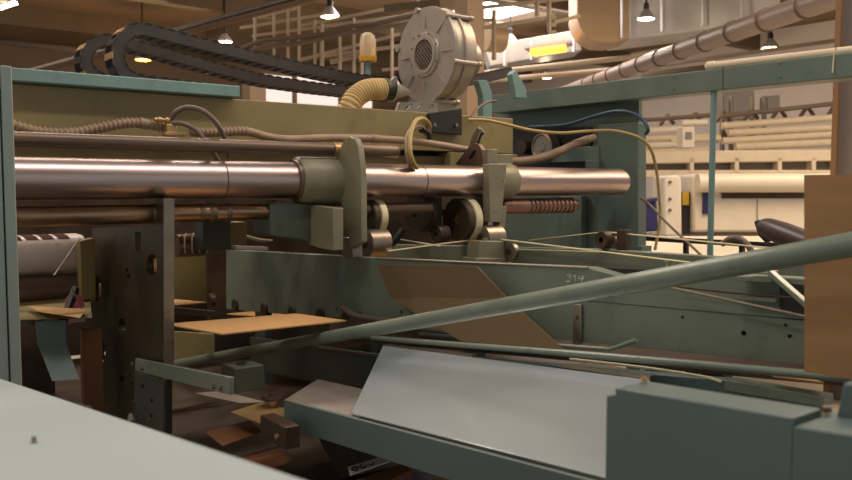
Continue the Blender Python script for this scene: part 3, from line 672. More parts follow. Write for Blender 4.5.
bm = nb(); prism(bm, poly_x([(513, 128), (590, 127), (590, 168), (513, 168)], XR + .13), (.025, 0, 0)); obj('recess_shade', bm, BLACK, t)  # black slab, darkness of the frame opening put into its colour
bm = nb(); prism(bm, poly_x([(585, 160), (599, 160), (599, 185), (585, 185)], XR + .05), (.1, 0, 0)); obj('shaft_block', bm, FRAME, t, .003)
for y0 in (3.0, 4.3):
    bm = nb(); box(bm, (XR + .06, XR + .15), (y0, y0 + .1), (0, 1.3)); obj('leg', bm, FRAME, t)
t = thing('drive_motor', 'brown motor wheel in the dark opening of teal end frame', 'motor', pX(540, 147, XR + .08))
p = pX(541, 147, XR + .03); r = 14 * (p - CAM).length / 812
bm = nb(); lathe(bm, p, (1, 0, 0), [(0, 0), (0, r * .3), (.008, r * .35), (.008, r * .8), (0, r * .85), (.004, r), (.08, r)], 36); obj('wheel', bm, STEEL, t)
bm = nb(); lathe(bm, pX(521, 147, XR + .03), (1, 0, 0), [(0, r * .3), (.0, r * .5), (.08, r * .5)], 24); obj('wheel', bm, SOOT, t)
xt = XR + .03
bm = nb(); a = pX(714, 84, xt); c2 = pX(713.5, 258, xt); cyl(bm, V((a.x, a.y, c2.z - .25)), (0, 0, 1), a.z - c2.z + .25, .0165, 16)
solo('frame_rod', bm, TEAL, 'thin upright teal rod under the top beam of the end frame', 'rod')
zc_ = pX(710, 65, XR + .06)
a, c2 = pX(706, 66.5, XR + .05), pX(990, 35, XR + .05)
bm = nb(); dd = (c2 - a).normalized(); rr = 4.2 * (a - CAM).length / 812
t = thing('cream_tube', 'cream plastic tube lying along the teal top beam, tied with string', 'tube', (a + c2) / 2)
lathe(bm, a, dd, [(0, rr * .6), (.012, rr), (.05, rr * 1.02), (.055, rr * .85), ((c2 - a).length, rr * .85)], 20); obj('tube', bm, CREAM, t)
bm = nb(); tube(bm, [pX(836, 47.5, XR - .003), pX(834, 56, XR - .004), pX(832.5, 73, XR - .004)], .004, 6); obj('string', bm, BELT, t)
# dark cover and side rail by the further beam
t = thing('oval_cover', 'dark brown long oval cover with clip end lying tilted near the standing cardboard', 'cover', pX(790, 240, 3.1))
bm = nb(); a, c2 = pX(762, 226, 3.1), pX(806, 242, 3.0); d = (c2 - a)
rings = [(0, .02), (.04, .034), (.15, .042), (.5, .046), (1, .044), (1.5, .04)]
tube(bm, [a + d * k for k, _ in rings], [r for _, r in rings], 20); obj('cover', bm, DRUB, t)
bm = nb(); tube(bm, [pX(757, 221, 3.08), pX(763, 234, 3.08), pX(769, 242, 3.08)], [.012, .018, .012], 10); obj('clip', bm, BLACK, t)
bm = nb(); tube(bm, smooth([pX(722, 244, 3.3), pX(733, 238, 3.3), pX(745, 242, 3.3), pX(754, 256, 3.3)], 8), .014, 14)
solo('hose_elbow', bm, RUBBER, 'grey hose arching over further green beam, right of the thin teal rod', 'hose')
t = thing('side_rail', 'thin dark rail on short posts beyond the further green beam', 'rail', pX(700, 245, 4.2))
bm = nb(); bar(bm, pX(640, 238, 4.2), pX(840, 249, 4.2), .03, .03); obj('rail', bm, BLACK, t)
for u in (686, 742):
    bm = nb(); bar(bm, pX(u, 243, 4.2), pX(u, 300, 4.2), .025, .025, upv=(0, 1, 0)); obj('post', bm, BLACK, t)

# ================================================================ holed plate and lower left
XP = 1.06
P0 = pX(170, 300, XP)
def rel(pts): return [((p - P0).y, (p - P0).z) for p in poly_x(pts, XP)]
def el(u, v, a, b): return rel([(u + a * math.cos(k * PI / 10), v + b * math.sin(k * PI / 10)) for k in range(20)])
bm = cut_plate(rel([(92, 228), (152, 225), (155, 199), (163, 198.5), (163, 450), (92, 440)]),
               [el(152, 265, 6, 11), rel([(135, 231), (141, 233), (141, 254), (135, 250)]), el(97, 290, 5, 13), el(122, 326, 3.6, 8), el(101, 352, 4.5, 12), el(127, 270, 1.4, 2), el(128.5, 276, 1.8, 2.6), el(122, 380, 2.4, 4), el(140, 402, 2.4, 4)],
               P0, (0, 1, 0), (0, 0, 1), .036)
t = thing('holed_plate', 'tall oily steel plate with round holes and slots, pierced by the bronze-coloured shaft', 'machine plate', (XP, 3.4, .62))
obj('plate', bm, PLATE, t, .0015)
bm = nb(); e_ = poly_x([(163.3, 198.5), (163.3, 380)], XP)
hexa(bm, [e_[1], e_[1] + V((.04, 0, 0)), e_[1] + V((.04, .004, 0)), e_[1] + V((0, .004, 0)), e_[0], e_[0] + V((.04, 0, 0)), e_[0] + V((.04, .004, 0)), e_[0] + V((0, .004, 0))])
for v_ in bm.verts: v_.co.y -= .005
obj('lit_edge', bm, STEEL, t)  # paler steel face, light on the plate's edge put into its colour
for u, v, r_ in ((152, 265, .041), (97, 290, .05), (122, 326, .03)):
    p = pX(u, v, XP + .03); bm = nb()
    tube(bm, [p + V((0, math.cos(a_) * r_, math.sin(a_) * r_)) for a_ in [j * PI / 12 + .3 for j in range(17)]], .006, 8); obj('lit_rim', bm, BRASS, t)  # brass arcs, the lit inner edges of the holes put into colour
for u, v in ((136, 402), (129, 374), (150, 420)):
    bm = nb(); bolt(bm, pX(u, v, XP), (-1, 0, 0), .01, .01); obj('bolt', bm, STEEL, t)
t = thing('print_roller', 'glossy white and brown printed roller behind the grey-green post', 'roller', (.7, 3.9, 1.2))
yr = 3.95; pr = pY(50, 254, yr); rr = .09; xe = pY(84, 270, yr).x
bm = nb(); lathe(bm, (.35, yr, pr.z), (1, 0, 0), [(0, rr), (xe - .35 - .03, rr), (xe - .35 - .006, rr * .9), (xe - .35, rr * .7)], 48); obj('drum', bm, PINKROLL, t)
bm = nb()
for k in range(7):
    x0 = xe - .12 - k * .066
    for j in range(6):
        a0, a1 = [math.radians(68 + 9 * (j + z)) for z in (0, 1)]
        vs = []
        for x, a_ in ((x0, a0), (x0 + .05, a0), (x0 + .05, a1), (x0, a1)):
            sk = (a_ - 1.2) * -.03
            vs.append(bm.verts.new((x + sk, yr - math.cos(a_ - PI * .1) * rr * 1.012, pr.z + math.sin(a_ - PI * .1) * rr * 1.012)))
        bm.faces.new(vs)
obj('ink_print', bm, BROWNINK, t)
bm = nb(); lathe(bm, (.35, yr - .04, pr.z - .165), (1, 0, 0), [(0, .075), (xe - .36, .075)], 28); solo('transfer_roller', bm, DPIPE, 'dark roller below the printed roller beside the post', 'roller')
bm = nb(); prism(bm, poly_y([(80, 241), (95, 238), (96, 300), (82, 300)], 3.7), (0, .06, 0)); solo('roller_support', bm, OLIVE, 'small olive support block at the end of the printed roller', 'bracket', bevel=.003)
bm = nb(); q = poly_y([(36, 322), (66, 320), (66, 343), (38, 344)], 3.3); q2 = poly_y([(38, 344), (66, 343), (72, 374), (46, 376)], 3.3)
for v in q2[2:]: v.y -= .1
prism(bm, q, (0, .006, 0)); prism(bm, q2, (0, .006, 0)); bmesh.ops.remove_doubles(bm, verts=bm.verts, dist=1e-4)
solo('bent_tray', bm, HOUS, 'small grey bent sheet tray hanging between the post and holed plate', 'tray')
bm = nb(); hexa(bm, [pZ(u, v, 1.17) for u, v in ((28, 306), (86, 309), (80, 318), (40, 312))] + [pZ(u, v, 1.174) for u, v in ((28, 306), (86, 309), (80, 318), (40, 312))])
solo('cardboard_offcut', bm, CARD2, 'pale cardboard offcut lying above the grey bent tray', 'cardboard')
bm = nb(); bmesh.ops.create_icosphere(bm, subdivisions=3, radius=.05)
cc = pY(74, 309, 3.55)
for v in bm.verts:
    n_ = .75 + .5 * abs(math.sin(v.co.x * 90 + v.co.z * 60) * math.cos(v.co.y * 80)); v.co = V((v.co.x * .75 * n_, v.co.y * .6, v.co.z * 1.3 * n_)) + cc
solo('cloth_rag', bm, RAG, 'crumpled pink rag hanging by the holed plate', 'rag')
bm = nb(); tube(bm, smooth(poly_y([(72, 290), (78, 300), (82, 312), (76, 322), (66, 328)], 3.45), 6), .004, 8); solo('wire', bm, STEEL, 'thin pale wire curling around the pink rag', 'wire')
bm = nb(); bar(bm, pY(76, 288, 3.5), pY(62, 324, 3.4), .02, .03); solo('lever_arm', bm, BLACK, 'dark slanted lever just left of the pink rag', 'lever')
bm = nb(); bar(bm, pY(54, 275, 3.6), pY(80, 238, 3.7), .004, .004); solo('wire', bm, PAPER, 'thin straight pale wire slanting across the printed roller', 'wire')
bm = nb(); hexa(bm, [pZ(u, v, 1.14) for u, v in ((10, 300), (90, 298), (92, 318), (10, 320))] + [pZ(u, v, 1.15) for u, v in ((10, 300), (90, 298), (92, 318), (10, 320))]); solo('drip_tray', bm, OLIVE, 'olive flat tray below the rollers beside the post', 'tray')
bm = nb(); bar(bm, pY(10, 322, 3.45), pY(84, 317, 3.45), .03, .035); solo('steel_bar', bm, STEEL, 'greyish steel bar just above the grey bent tray', 'bar')
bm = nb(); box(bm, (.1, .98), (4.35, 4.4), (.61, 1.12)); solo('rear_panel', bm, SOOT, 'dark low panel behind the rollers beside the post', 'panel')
bm = nb(); prism(bm, poly_y([(82, 330), (102, 330), (104, 410), (84, 404)], 3.6), (0, .04, 0)); solo('lit_plate_edge', bm, ORANGEP, 'orange-lit plate edge painted as an upright strip glimpsed left of the holed plate', 'sliver')  # orange-brown strip, light on the plate's edge put into its colour
# sheets and wheels under the belt beam
def sheet(pts, z, label, m=CARD2):
    q = [pZ(u, v, z) for u, v in pts]; b = nb(); prism(b, q, (0, 0, .005)); return solo('cardboard_blank', b, m, label, 'cardboard')
sheet([(165, 325), (296, 314.5), (346, 321.5), (222, 335)], 1.12, 'lit brown cardboard blank lying flat under the chalk-marked beam')
sheet([(150, 298), (206, 303), (176, 306), (150, 307)], 1.15, 'edge of a cardboard blank just right of the holed plate')
b_ = nb(); hexa(b_, [(2.0, 2.9, 1.03), (2.5, 2.9, 1.03), (2.5, 4.56, .885), (2.0, 4.56, .885), (2.0, 2.9, 1.035), (2.5, 2.9, 1.035), (2.5, 4.56, .89), (2.0, 4.56, .89)]); solo('cardboard_blank', b_, CARD2, 'cardboard blank glimpsed between the dark wheels under chalk-marked beam', 'cardboard')
for k, (u, v) in enumerate([(209, 300), (234, 305), (263, 309.5), (291, 313), (319, 316), (345, 319.5)]):
    p = pX(u, v, XN - .01)
    bm = nb(); lathe(bm, p, (1, 0, 0), [(0, .02), (0, .034), (.004, .038), (.03, .038), (.03, .02)], 24)
    solo('pinch_wheel', bm, SOOT, 'one of the row of small dark wheels under the lower edge of chalk-marked beam', 'wheel', 'pinch wheels under the belt beam')
bm = nb(); prism(bm, poly_y([(168, 243), (240, 247), (240, 306), (168, 301)], 5.0), (0, .05, 0)); solo('rear_panel', bm, OLIVE, 'olive panel seen between the holed plate and the chalk-marked beam', 'panel', bevel=.004)
for k, (v0, v1, lab) in enumerate(((308, 314, 'upper thin dark feed rod behind the holed plate edge'), (326, 330, 'lower thin dark feed rod behind the holed plate edge'))):
    bm = nb(); bar(bm, pY(150, v0, 3.9), pY(215, v1, 3.9), .03, .03); solo('feed_rod', bm, DPIPE, lab, 'rod')
bm = nb(); prism(bm, poly_y([(168, 330), (215, 334), (215, 362), (168, 362)], 4.55), (0, .3, 0)); solo('gear_box', bm, OLIVE, 'dim olive gearbox under the lit flat cardboard blank', 'gearbox', bevel=.006)
# clutter between the holed plate and the carriage
t = thing('print_roller', 'short piece of orange-brown striped roller just right of the holed plate edge', 'roller', pY(190, 240, 3.75))
p = pY(176, 246, 3.75); x1_ = pY(203, 246, 3.75).x
bm = nb(); cyl(bm, p, (1, 0, 0), x1_ - p.x, .055, 28); obj('drum', bm, COPPER, t)
for k in range(4):
    bm = nb(); x_ = p.x + .02 + k * .036; tube(bm, [V((x_ + .03 * (1 - math.cos(a_)), p.y - math.cos(a_) * .056, p.z + math.sin(a_) * .056)) for a_ in [j * PI / 10 for j in range(-2, 7)]], .004, 6); obj('stripe', bm, PAPER, t)
bm = nb(); prism(bm, poly_y([(203, 220), (231, 218), (231, 250), (203, 250)], 3.6), (0, .1, 0)); solo('shaft_support', bm, DARKG, 'dark green support block under the bronze-coloured shaft collars', 'block', bevel=.004)
bm = nb(); prism(bm, poly_y([(230, 222), (247, 222), (247, 250), (230, 250)], 3.9), (0, .1, 0)); solo('olive_strut', bm, OLIVE, 'dim olive strut behind the bronze-coloured shaft end', 'strut', bevel=.004)
bm = nb(); prism(bm, poly_y([(236, 246), (268, 247), (268, 250), (236, 249)], 3.5), (0, .05, 0)); solo('steel_strip', bm, ALU, 'thin pale steel strip at the foot of the dim olive strut', 'strip')
bm = nb(); tube(bm, smooth(poly_y([(246, 236), (252, 238), (262, 240), (272, 241)], 3.5), 5), .008, 8); solo('lock_pin', bm, STEEL, 'small bent steel pin behind the boxed side guard of lugged carriage', 'pin')
# link bar etc
XL = 1.075
t = thing('link_bar', 'green flat link bar bolted to the foot of the holed plate', 'link', pX(180, 380, XL))
bm = nb(); prism(bm, poly_x([(135, 358.5), (230, 377.5), (230, 395), (135, 371)], XL - .05), (.014, 0, 0)); lb_ = obj('bar', bm, GREEN, t, .002)
for u, v in ((214, 386.5), (221, 388), (133, 364), (143, 368.5)):
    bm = nb(); bolt(bm, pX(u, v, XL - .05), (-1, 0, 0), .008, .009); obj('bolt', bm, STEEL, lb_)
bm = nb(); prism(bm, poly_x([(134, 372), (163, 380), (163, 432), (134, 425)], XL - .02), (.012, 0, 0)); obj('bracket_plate', bm, DARKG, t, .002)
for u, v in ((133, 383), (143, 386), (152, 400), (152, 415)):
    bm = nb(); bolt(bm, pX(u, v, XL - .02), (-1, 0, 0), .008, .007); obj('bolt', bm, SOOT, t)
bm = nb(); box(bm, (1.2, 1.31), (2.67, 2.79), (.915, 1.004)); t = thing('stop_block', 'green block with a hole in its lit top, at the end of the link bar', 'block', (1.25, 2.73, .915))
obj('block', bm, DARKG, t, .003)
bm = nb(); lathe(bm, V((1.25, 2.73, 1.002)), (0, 0, 1), [(0, .02), (.006, .02), (.006, .013), (.001, .012)], 18); obj('hole', bm, BLACK, t)
bm = nb(); hexa(bm, [pZ(u, v, .94) for u, v in ((194, 393), (240, 403), (266, 402), (222, 391))] + [pZ(u, v, .946) for u, v in ((194, 393), (240, 403), (266, 402), (222, 391))]); solo('ledge_plate', bm, ALU, 'thin grey ledge plate lying below the green stop block', 'plate')
rod('thin_wire_rod', [pX(160, 414, 1.15), pX(230, 403, 1.2)], .003, STEEL, 'thin wire rod in the dark below the link bar')
t = thing('swivel_wheel', 'small flat disc wheel on a short stem at the end of dark front beam', 'wheel', pX(272, 405, 1.3))
p = pX(273, 397, 1.32)
bm = nb(); lathe(bm, p, (0, 0, 1), [(-.006, .02), (-.006, .04), (0, .043), (.006, .04), (.006, .016), (.016, .012)], 28); obj('disc', bm, SOOT, t)
bm = nb(); cyl(bm, p - V((0, 0, .05)), (0, 0, 1), .05, .014, 14); obj('stem', bm, BRASS, t)
bm = nb(); box(bm, (1.15, 1.2), (2.2, 2.376), (.842, .912)); t = thing('hinge_block', 'rusty green block with one bolt under the end of dark front beam', 'block', (1.17, 2.28, .842))
obj('block', bm, SOOT, t, .003)
bm = nb(); bolt(bm, pX(278, 436, 1.15), (-1, 0, 0), .009, .008); obj('bolt', bm, BRASS, t)
bm = nb(); hexa(bm, [pZ(u, v, .85) for u, v in ((230, 412), (262, 402), (300, 412), (262, 424))] + [pZ(u, v, .86) for u, v in ((230, 412), (262, 402), (300, 412), (262, 424))]); solo('base_plate', bm, BRASS, 'rust-coloured base plate under the small disc wheel', 'plate')
bm = nb(); hexa(bm, [pZ(u, v, .8) for u, v in ((205, 432), (250, 420), (262, 432), (222, 446))] + [pZ(u, v, .81) for u, v in ((205, 432), (250, 420), (262, 432), (222, 446))]); solo('wood_board', bm, ORANGEP, 'brown board low in the dark left of the rusty green block', 'board')
bm = nb(); hexa(bm, [pZ(u, v, .74) for u, v in ((240, 456), (280, 446), (292, 460), (256, 476))] + [pZ(u, v, .75) for u, v in ((240, 456), (280, 446), (292, 460), (256, 476))]); solo('wood_board', bm, ORANGEP, 'brown board just below the rusty green block', 'board')
t = thing('carton', 'orange-brown carton with white printed label low under dark front beam', 'carton', pZ(375, 480, .66))
q = [pZ(u, v, .72) for u, v in ((348, 482), (404, 463), (412, 470), (362, 492))]
bm = nb(); prism(bm, [v - V((0, 0, .1)) for v in q], (0, 0, .1)); obj('box', bm, ORANGEP, t, .002)
ql = [pZ(u, v, .735) for u, v in ((348, 468), (394, 454), (396, 460), (350, 476))]
bm = nb(); prism(bm, ql, (0, 0, .004)); obj('label', bm, PAPER, t)
bm = nb()
for k in range(3):
    f = .12 + k * .17; ctr = ql[0].lerp(ql[1], f).lerp(ql[3].lerp(ql[2], f), .5) + V((0, 0, .0045)); ex = (ql[1] - ql[0]).normalized(); ey = (ql[3] - ql[0]).normalized()
    tube(bm, [ctr + ex * .012 * math.cos(a_) + ey * .016 * math.sin(a_) for a_ in [j * PI / 5 for j in range(11 - k * 3)]], .003, 6)
obj('print', bm, BLACK, t)
t = solo('printed_sheets', (lambda b: (hexa(b, [pZ(u, v, .68) for u, v in ((372, 486), (420, 470), (436, 478), (392, 496))] + [pZ(u, v, .69) for u, v in ((372, 486), (420, 470), (436, 478), (392, 496))]), b)[1])(nb()), PURPLE, 'violet printed sheet on the floor bed beside the orange-brown carton', 'sheet')
bm = nb(); q = poly_x([(318, 438), (350, 446), (358, 476), (340, 480)], 1.5); prism(bm, q, (.2, 0, 0)); solo('bearing_block', bm, SOOT, 'dark greasy bearing block under the front beam, above the carton', 'block', bevel=.004)
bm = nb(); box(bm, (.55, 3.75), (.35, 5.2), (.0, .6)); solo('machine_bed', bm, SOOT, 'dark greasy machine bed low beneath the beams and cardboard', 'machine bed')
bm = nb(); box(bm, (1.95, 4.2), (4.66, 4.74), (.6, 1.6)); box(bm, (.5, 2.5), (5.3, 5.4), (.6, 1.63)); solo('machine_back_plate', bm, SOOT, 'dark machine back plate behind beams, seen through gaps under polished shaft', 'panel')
# ================================================================ the hall
ZC = 6.5
bm = nb(); box(bm, (-8, 24), (-8, 30), (-.2, 0)); struct('floor', bm, FLOORM)
bm = nb(); box(bm, (-8, 24), (-8, 30), (ZC, ZC + .2)); struct('ceiling', bm, CEILM)
bm = nb(); box(bm, (-8, 24.3), (30, 30.3), (0, ZC)); struct('wall_back', bm, WALLB)
bm = nb(); box(bm, (24, 24.3), (-8, 30), (0, ZC)); struct('wall_right', bm, WALLM)
n = 0
for y in (4, 9, 14, 19, 24):
    n += 1; bm = nb(); box(bm, (-8, 24), (y, y + .3), (ZC - .55, ZC)); struct(f'trim_{n}', bm, BEAMM)
for x in (-2, 4, 10, 16, 21):
    n += 1; bm = nb(); box(bm, (x, x + .2), (-8, 30), (ZC - .3, ZC)); struct(f'trim_{n}', bm, BEAMM)
# building column on the right
c0 = pD(836, 100, 6.2); c1 = pD(880, 100, 6.2)
bm = nb(); box(bm, (c0.x, c0.x + .3), (c1.y, c0.y), (0, ZC)); n += 1; struct(f'trim_{n}', bm, mat('column_grey', (120, 108, 100), .7, var=.06))
bm = nb(); p = pD(836.5, 100, 6.15); box(bm, (p.x - .02, p.x + .015), (p.y - .02, p.y + .02), (0, ZC)); n += 1; struct(f'trim_{n}', bm, mat('column_brown', (132, 96, 62), .6, var=.06))

# skylights and windows
def skyl(k, x, y, w, l):
    b = nb(); box(b, (x - w / 2, x + w / 2), (y - l / 2, y + l / 2), (ZC - .06, ZC - .01)); struct(f'window_{k}', b, SKYL)
sk = pZ(508, 12, ZC); skyl(1, sk.x, sk.y, 2.6, 3.2)
wk = 1
for (u0, v0, u1, v1) in ((262, 74, 292, 104), (298, 76, 338, 106), (346, 92, 372, 108)):
    wk += 1; a, c2 = pY(u0, v0, 29.9), pY(u1, v1, 29.9)
    b = nb(); box(b, (a.x, c2.x), (29.9, 29.98), (c2.z, a.z)); struct(f'window_{wk}', b, WINL)

# pendant lamps
def pend(u, v, z, wpx, m, label):
    p = pZ(u, v, z); s = wpx * (p - CAM).length / 812 / 2
    t = thing('pendant_lamp', label, 'ceiling lamp', p, 'pendant lamps of the hall')
    b = nb(); lathe(b, p, (0, 0, 1), [(0, s), (.25 * s, s * .96), (.7 * s, s * .62), (1.1 * s, s * .32), (1.15 * s, 0)], 28); obj('shade', b, GALV, t)
    b = nb(); lathe(b, p, (0, 0, 1), [(-.12 * s, 0), (-.10 * s, s * .6), (.0, s * .93), (.02 * s, s * .93)], 28); obj('diffuser', b, m, t)
    b = nb(); lathe(b, p, (0, 0, 1), [(1.1 * s, s * .32), (1.7 * s, s * .34), (1.9 * s, s * .16)], 16); obj('ballast', b, BLACK, t)
    b = nb(); cyl(b, p + V((0, 0, 1.8 * s)), (0, 0, 1), ZC - p.z - 1.8 * s, .02, 8); obj('stem', b, BLACK, t)
    l = bpy.data.lights.new('pendant_bulb', 'POINT'); l.energy = 80; l.color = (1, .78, .5) if m is not LAMPO else (1, .55, .2); l.shadow_soft_size = .15
    lo = bpy.data.objects.new('pendant_bulb', l); COL.objects.link(lo); lo.parent = t; lo.location = (0, 0, -.3)
pend(143, 60, 5.0, 15, LAMPO, 'glowing orange pendant lamp seen through the front cable chain loop')
pend(225, 42, 5.2, 14, LAMPC, 'white pendant lamp just above the front cable chain run')
pend(330, 17, 5.5, 18, LAMPW, 'warm pendant lamp hanging above the warning beacon')
pend(510, 43, 5.3, 15, LAMPW, 'warm pendant lamp right of the fan blower, below the skylight')
pend(546, 78, 5.0, 11, LAMPW, 'small warm pendant lamp just above the teal top beam')
pend(646, 19, 4.6, 16, LAMPC, 'white pendant lamp in front of the shiny square duct')
pend(770, 48, 5.3, 15, LAMPW, 'warm pendant lamp above the cream tube')

# ducts
t = thing('air_duct', 'big shiny square air duct with rounded tan elbow under the ceiling', 'air duct', pD(680, 20, 13))
a0, a1 = pD(612, 38, 13), pD(770, 14, 11.5)
def duct_box(pts, d, dep):  # front outline in the picture, pushed back
    q = [pD(u, v, dd) for (u, v), dd in zip(pts, d)]; b = nb(); prism(b, q, fh * dep); return b
obj('square_duct', duct_box([(622, -12), (780, -26), (780, 16), (700, 30), (622, 40)], [17, 15, 15, 16, 17], 1.4), GALV, t, .02)
el_ = [(577, -14), (577, 18), (581, 29), (588, 37), (598, 42), (612, 43), (634, 38), (634, -14)]
obj('elbow', duct_box(el_, [16.9] * 8, 1.0), DUCT, t, .02)
for u in (622, 662, 703, 742):
    b = nb(); bar(b, pD(u, -20, 16.8 - (u - 622) * .013), pD(u, 38 - (u - 622) * .15, 16.8 - (u - 622) * .013), .05, .05, upv=(1, 0, 0)); obj('flange', b, GALV, t)
t = thing('air_duct', 'grey flat-sided air duct beyond the warm pendant lamp right of the blower', 'air duct', pD(530, 50, 20))
obj('square_duct', duct_box([(484, 46), (575, 30), (582, 50), (490, 66)], [21, 19, 19, 21], 1.0), GALV, t, .02)
for u, v in ((505, 56), (532, 50), (574, 42)):
    b = nb(); bar(b, pD(u, v - 12, 19), pD(u, v + 10, 19), .06, .06, upv=(1, 0, 0)); obj('flange', b, GALV, t)
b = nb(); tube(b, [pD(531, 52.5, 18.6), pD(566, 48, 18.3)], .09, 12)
t = thing('duct_glint', 'glowing stand-in for an orange lamp reflection on the grey duct right of the blower', 'glint', pD(548, 50, 18.5)); obj('glint_tube', b, emit('glint_glow', (255, 160, 50), 3), t)  # emissive tube added for a lamp's reflection on the duct, no real heater
b = nb(); bar(b, pD(526, 49, 18.8), pD(572, 43, 18.5), .5, .06); obj('glint_backing', b, GALV, t)  # added backing behind the glowing reflection
t = thing('round_duct', 'long grey round duct with clamp rings rising to the right under the ceiling', 'air duct', pD(700, 50, 10))
a, c2 = pD(560, 93, 20), pD(880, -20, 7.5)
b = nb(); tube(b, [a, c2], .13, 24); obj('pipe', b, ROUND, t)
dd = c2 - a
for k in range(12):
    p = a + dd * (.2 + .07 * k); b = nb(); lathe(b, p, dd, [(-.02, .133), (-.02, .145), (.02, .145), (.02, .133)], 24); obj('clamp_ring', b, BEAMM, t)
def pipe_bg(name, u0, v0, d0, u1, v1, d1, r, m, label, cat='pipe'):
    b = nb(); tube(b, [pD(u0, v0, d0), pD(u1, v1, d1)], r, 12); return solo(name, b, m, label, cat)
pipe_bg('ceiling_pipe', 10, 79, 14, 330, -7, 14, .07, DPIPE, 'dark thin pipe slanting across the ceiling behind the cable chain loops')
pipe_bg('ceiling_pipe', 10, 77, 14.4, 330, -13, 14.4, .05, GREYM, 'grey thin pipe just above the dark slanting ceiling pipe')
pipe_bg('ceiling_pipe', -20, 39, 22, 110, 54, 22, .09, RACKD, 'dark thin pipe along the brown ceiling at far left')
b = nb(); bar(b, pD(-4, 9, 20), pD(16, 2.5, 20), .16, .06); solo('tube_light', b, LAMPC, 'thin white fluorescent tube light at the top left corner', 'ceiling lamp')
pipe_bg('wall_pipe', 484, 73, 18, 700, 50, 18, .06, RACK, 'cream pipe below the tan duct elbow along the wall')
pipe_bg('wall_pipe', 470, 82, 19, 660, 66, 19, .06, RACK, 'thin cream pipe along the wall just above the teal top beam')
pipe_bg('wall_pipe', 640, 78, 20, 840, 52, 20, .12, BEAMM, 'brown rail along the wall behind the cream tube')
pipe_bg('wall_pipe', 640, 68, 20, 840, 40, 20, .05, RACK, 'thin pale pipe along the wall behind the warm lamp above cream tube')

# catwalk lattice behind the chains
t = thing('pipe_rack', 'cream lattice pipe rack with cable trays in the haze behind the warning beacon', 'pipe rack', pD(320, 90, 17))
D = 17
for u, v0, v1 in ((255, 18, 60), (274, 14, 62), (288, 8, 64), (299, 6, 64), (315, 20, 68), (322, 24, 80), (340, 30, 72), (354, 18, 78), (362, 30, 82), (392, 24, 80)):
    b = nb(); bar(b, pD(u, v0, D), pD(u, v1, D), .05 if u != 322 else .09, .05, upv=(1, 0, 0)); obj('upright', b, RACK, t)
for u0, v0, u1, v1, w in ((240, 28, 325, 14, .05), (252, 36, 400, 16, .05), (252, 18, 296, 8, .05), (300, 60, 400, 34, .06), (322, 56, 400, 46, .07), (250, 44, 300, 38, .04), (300, 26, 420, 2, .05), (330, 62, 372, 52, .1), (382, 70, 470, 62, .06)):
    b = nb(); bar(b, pD(u0, v0, D + .1), pD(u1, v1, D + .1), .06, w); obj('cross_pipe', b, RACK, t)
for pts in ([(240, 49), (262, 41), (290, 38), (330, 33), (345, 27), (372, 24), (400, 17), (440, 8)], [(240, 53), (270, 46), (300, 43), (340, 34), (360, 31), (384, 27), (420, 20)]):
    b = nb(); tube(b, smooth([pD(u, v, D - .2) for u, v in pts], 4), .05, 8); obj('cable_bundle', b, RACKD, t)
t = thing('pipe_rack', 'cream vertical pipe rack with brackets right of the blower, in front of the grey duct', 'pipe rack', pD(500, 50, 15))
for u, v0, v1 in ((482, 5, 80), (494, 10, 60), (537, -5, 16), (549, -5, 32)):
    b = nb(); bar(b, pD(u, v0, 15), pD(u, v1, 15), .07, .05, upv=(1, 0, 0)); obj('upright', b, RACK, t)
for u0, v0, u1, v1 in ((470, 30, 545, 18), (470, 20, 492, 20), (549, 18, 556, 18), (549, 25, 556, 25), (549, 32, 556, 32), (555, 22, 580, 16), (478, 8, 580, -3)):
    b = nb(); bar(b, pD(u0, v0, 15), pD(u1, v1, 15), .06, .06); obj('cross_pipe', b, RACK, t)
b = nb(); bar(b, pD(384, 9, 14), pD(440, 3, 14), .1, .12); solo('cable_tray', b, BEAMM, 'dark brown cable tray above the fan blower', 'cable tray')
t = thing('fan_duct', 'tan round duct end just right of the blower casing', 'air duct', pD(486, 44, 16))
b = nb(); lathe(b, pD(484, 36, 16), (1, -.2, 0), [(0, .2), (0, .3), (.4, .3), (.4, 0)], 24); obj('pipe', b, DUCT, t)
t = thing('wall_column', 'tan building column right of the blower base', 'column', pD(470, 90, 12)); b = nb(); p = pD(468, 90, 12)
box(b, (p.x - .1, p.x + .2), (p.y - .1, p.y + .2), (0, 5)); obj('shaft', b, DUCT, t)
b = nb(); p = pD(222, 86, 12); box(b, (p.x - .25, p.x + .2), (p.y, p.y + .3), (0, 2.95)); solo('control_cabinet', b, TEAL, 'blue-teal cabinet top showing just over the olive beam under the chain', 'cabinet', bevel=.01)
b = nb(); p = pD(250, 86, 13); box(b, (p.x, p.x + .28), (p.y, p.y + .3), (0, 3.4)); solo('tan_column', b, DUCT, 'tan column behind the chain runs right of the blue-teal cabinet', 'column')

# white machine seen through the frame
DM = 9.5
def bgbox(pts, d, dep, bev=.01): return duct_box(pts, [d] * len(pts), dep)
t = thing('folding_machine', 'cream white machine with long rounded hood and dark slot beyond the teal frame', 'machine', pD(750, 230, DM))
hood = [(693, 232), (693, 178), (695, 175), (699, 173.5), (900, 173.5), (900, 232)]
obj('hood', bgbox(hood, DM, 1.0), WHITEP, t, .03)
obj('slot', bgbox([(722, 190), (900, 188.5), (900, 198), (722, 198.5)], DM - .02, .05), SOOT, t)
obj('nameplate', bgbox([(703, 190), (711, 190), (711, 214), (703, 214)], DM - .03, .05), NAVY, t, .005)
b = nb(); tube(b, [pD(697, 183, DM - .08), pD(900, 183, DM - .08)], .11, 16); obj('roll_cover', b, WHITEP, t)
obj('panel_seam', bgbox([(757, 199), (757.7, 199), (757.7, 231), (757, 231)], DM - .01, .02), GREYM, t)
obj('pedestal', bgbox([(690, 230), (900, 230), (900, 300), (690, 300)], DM + .2, .8), GREYM, t)
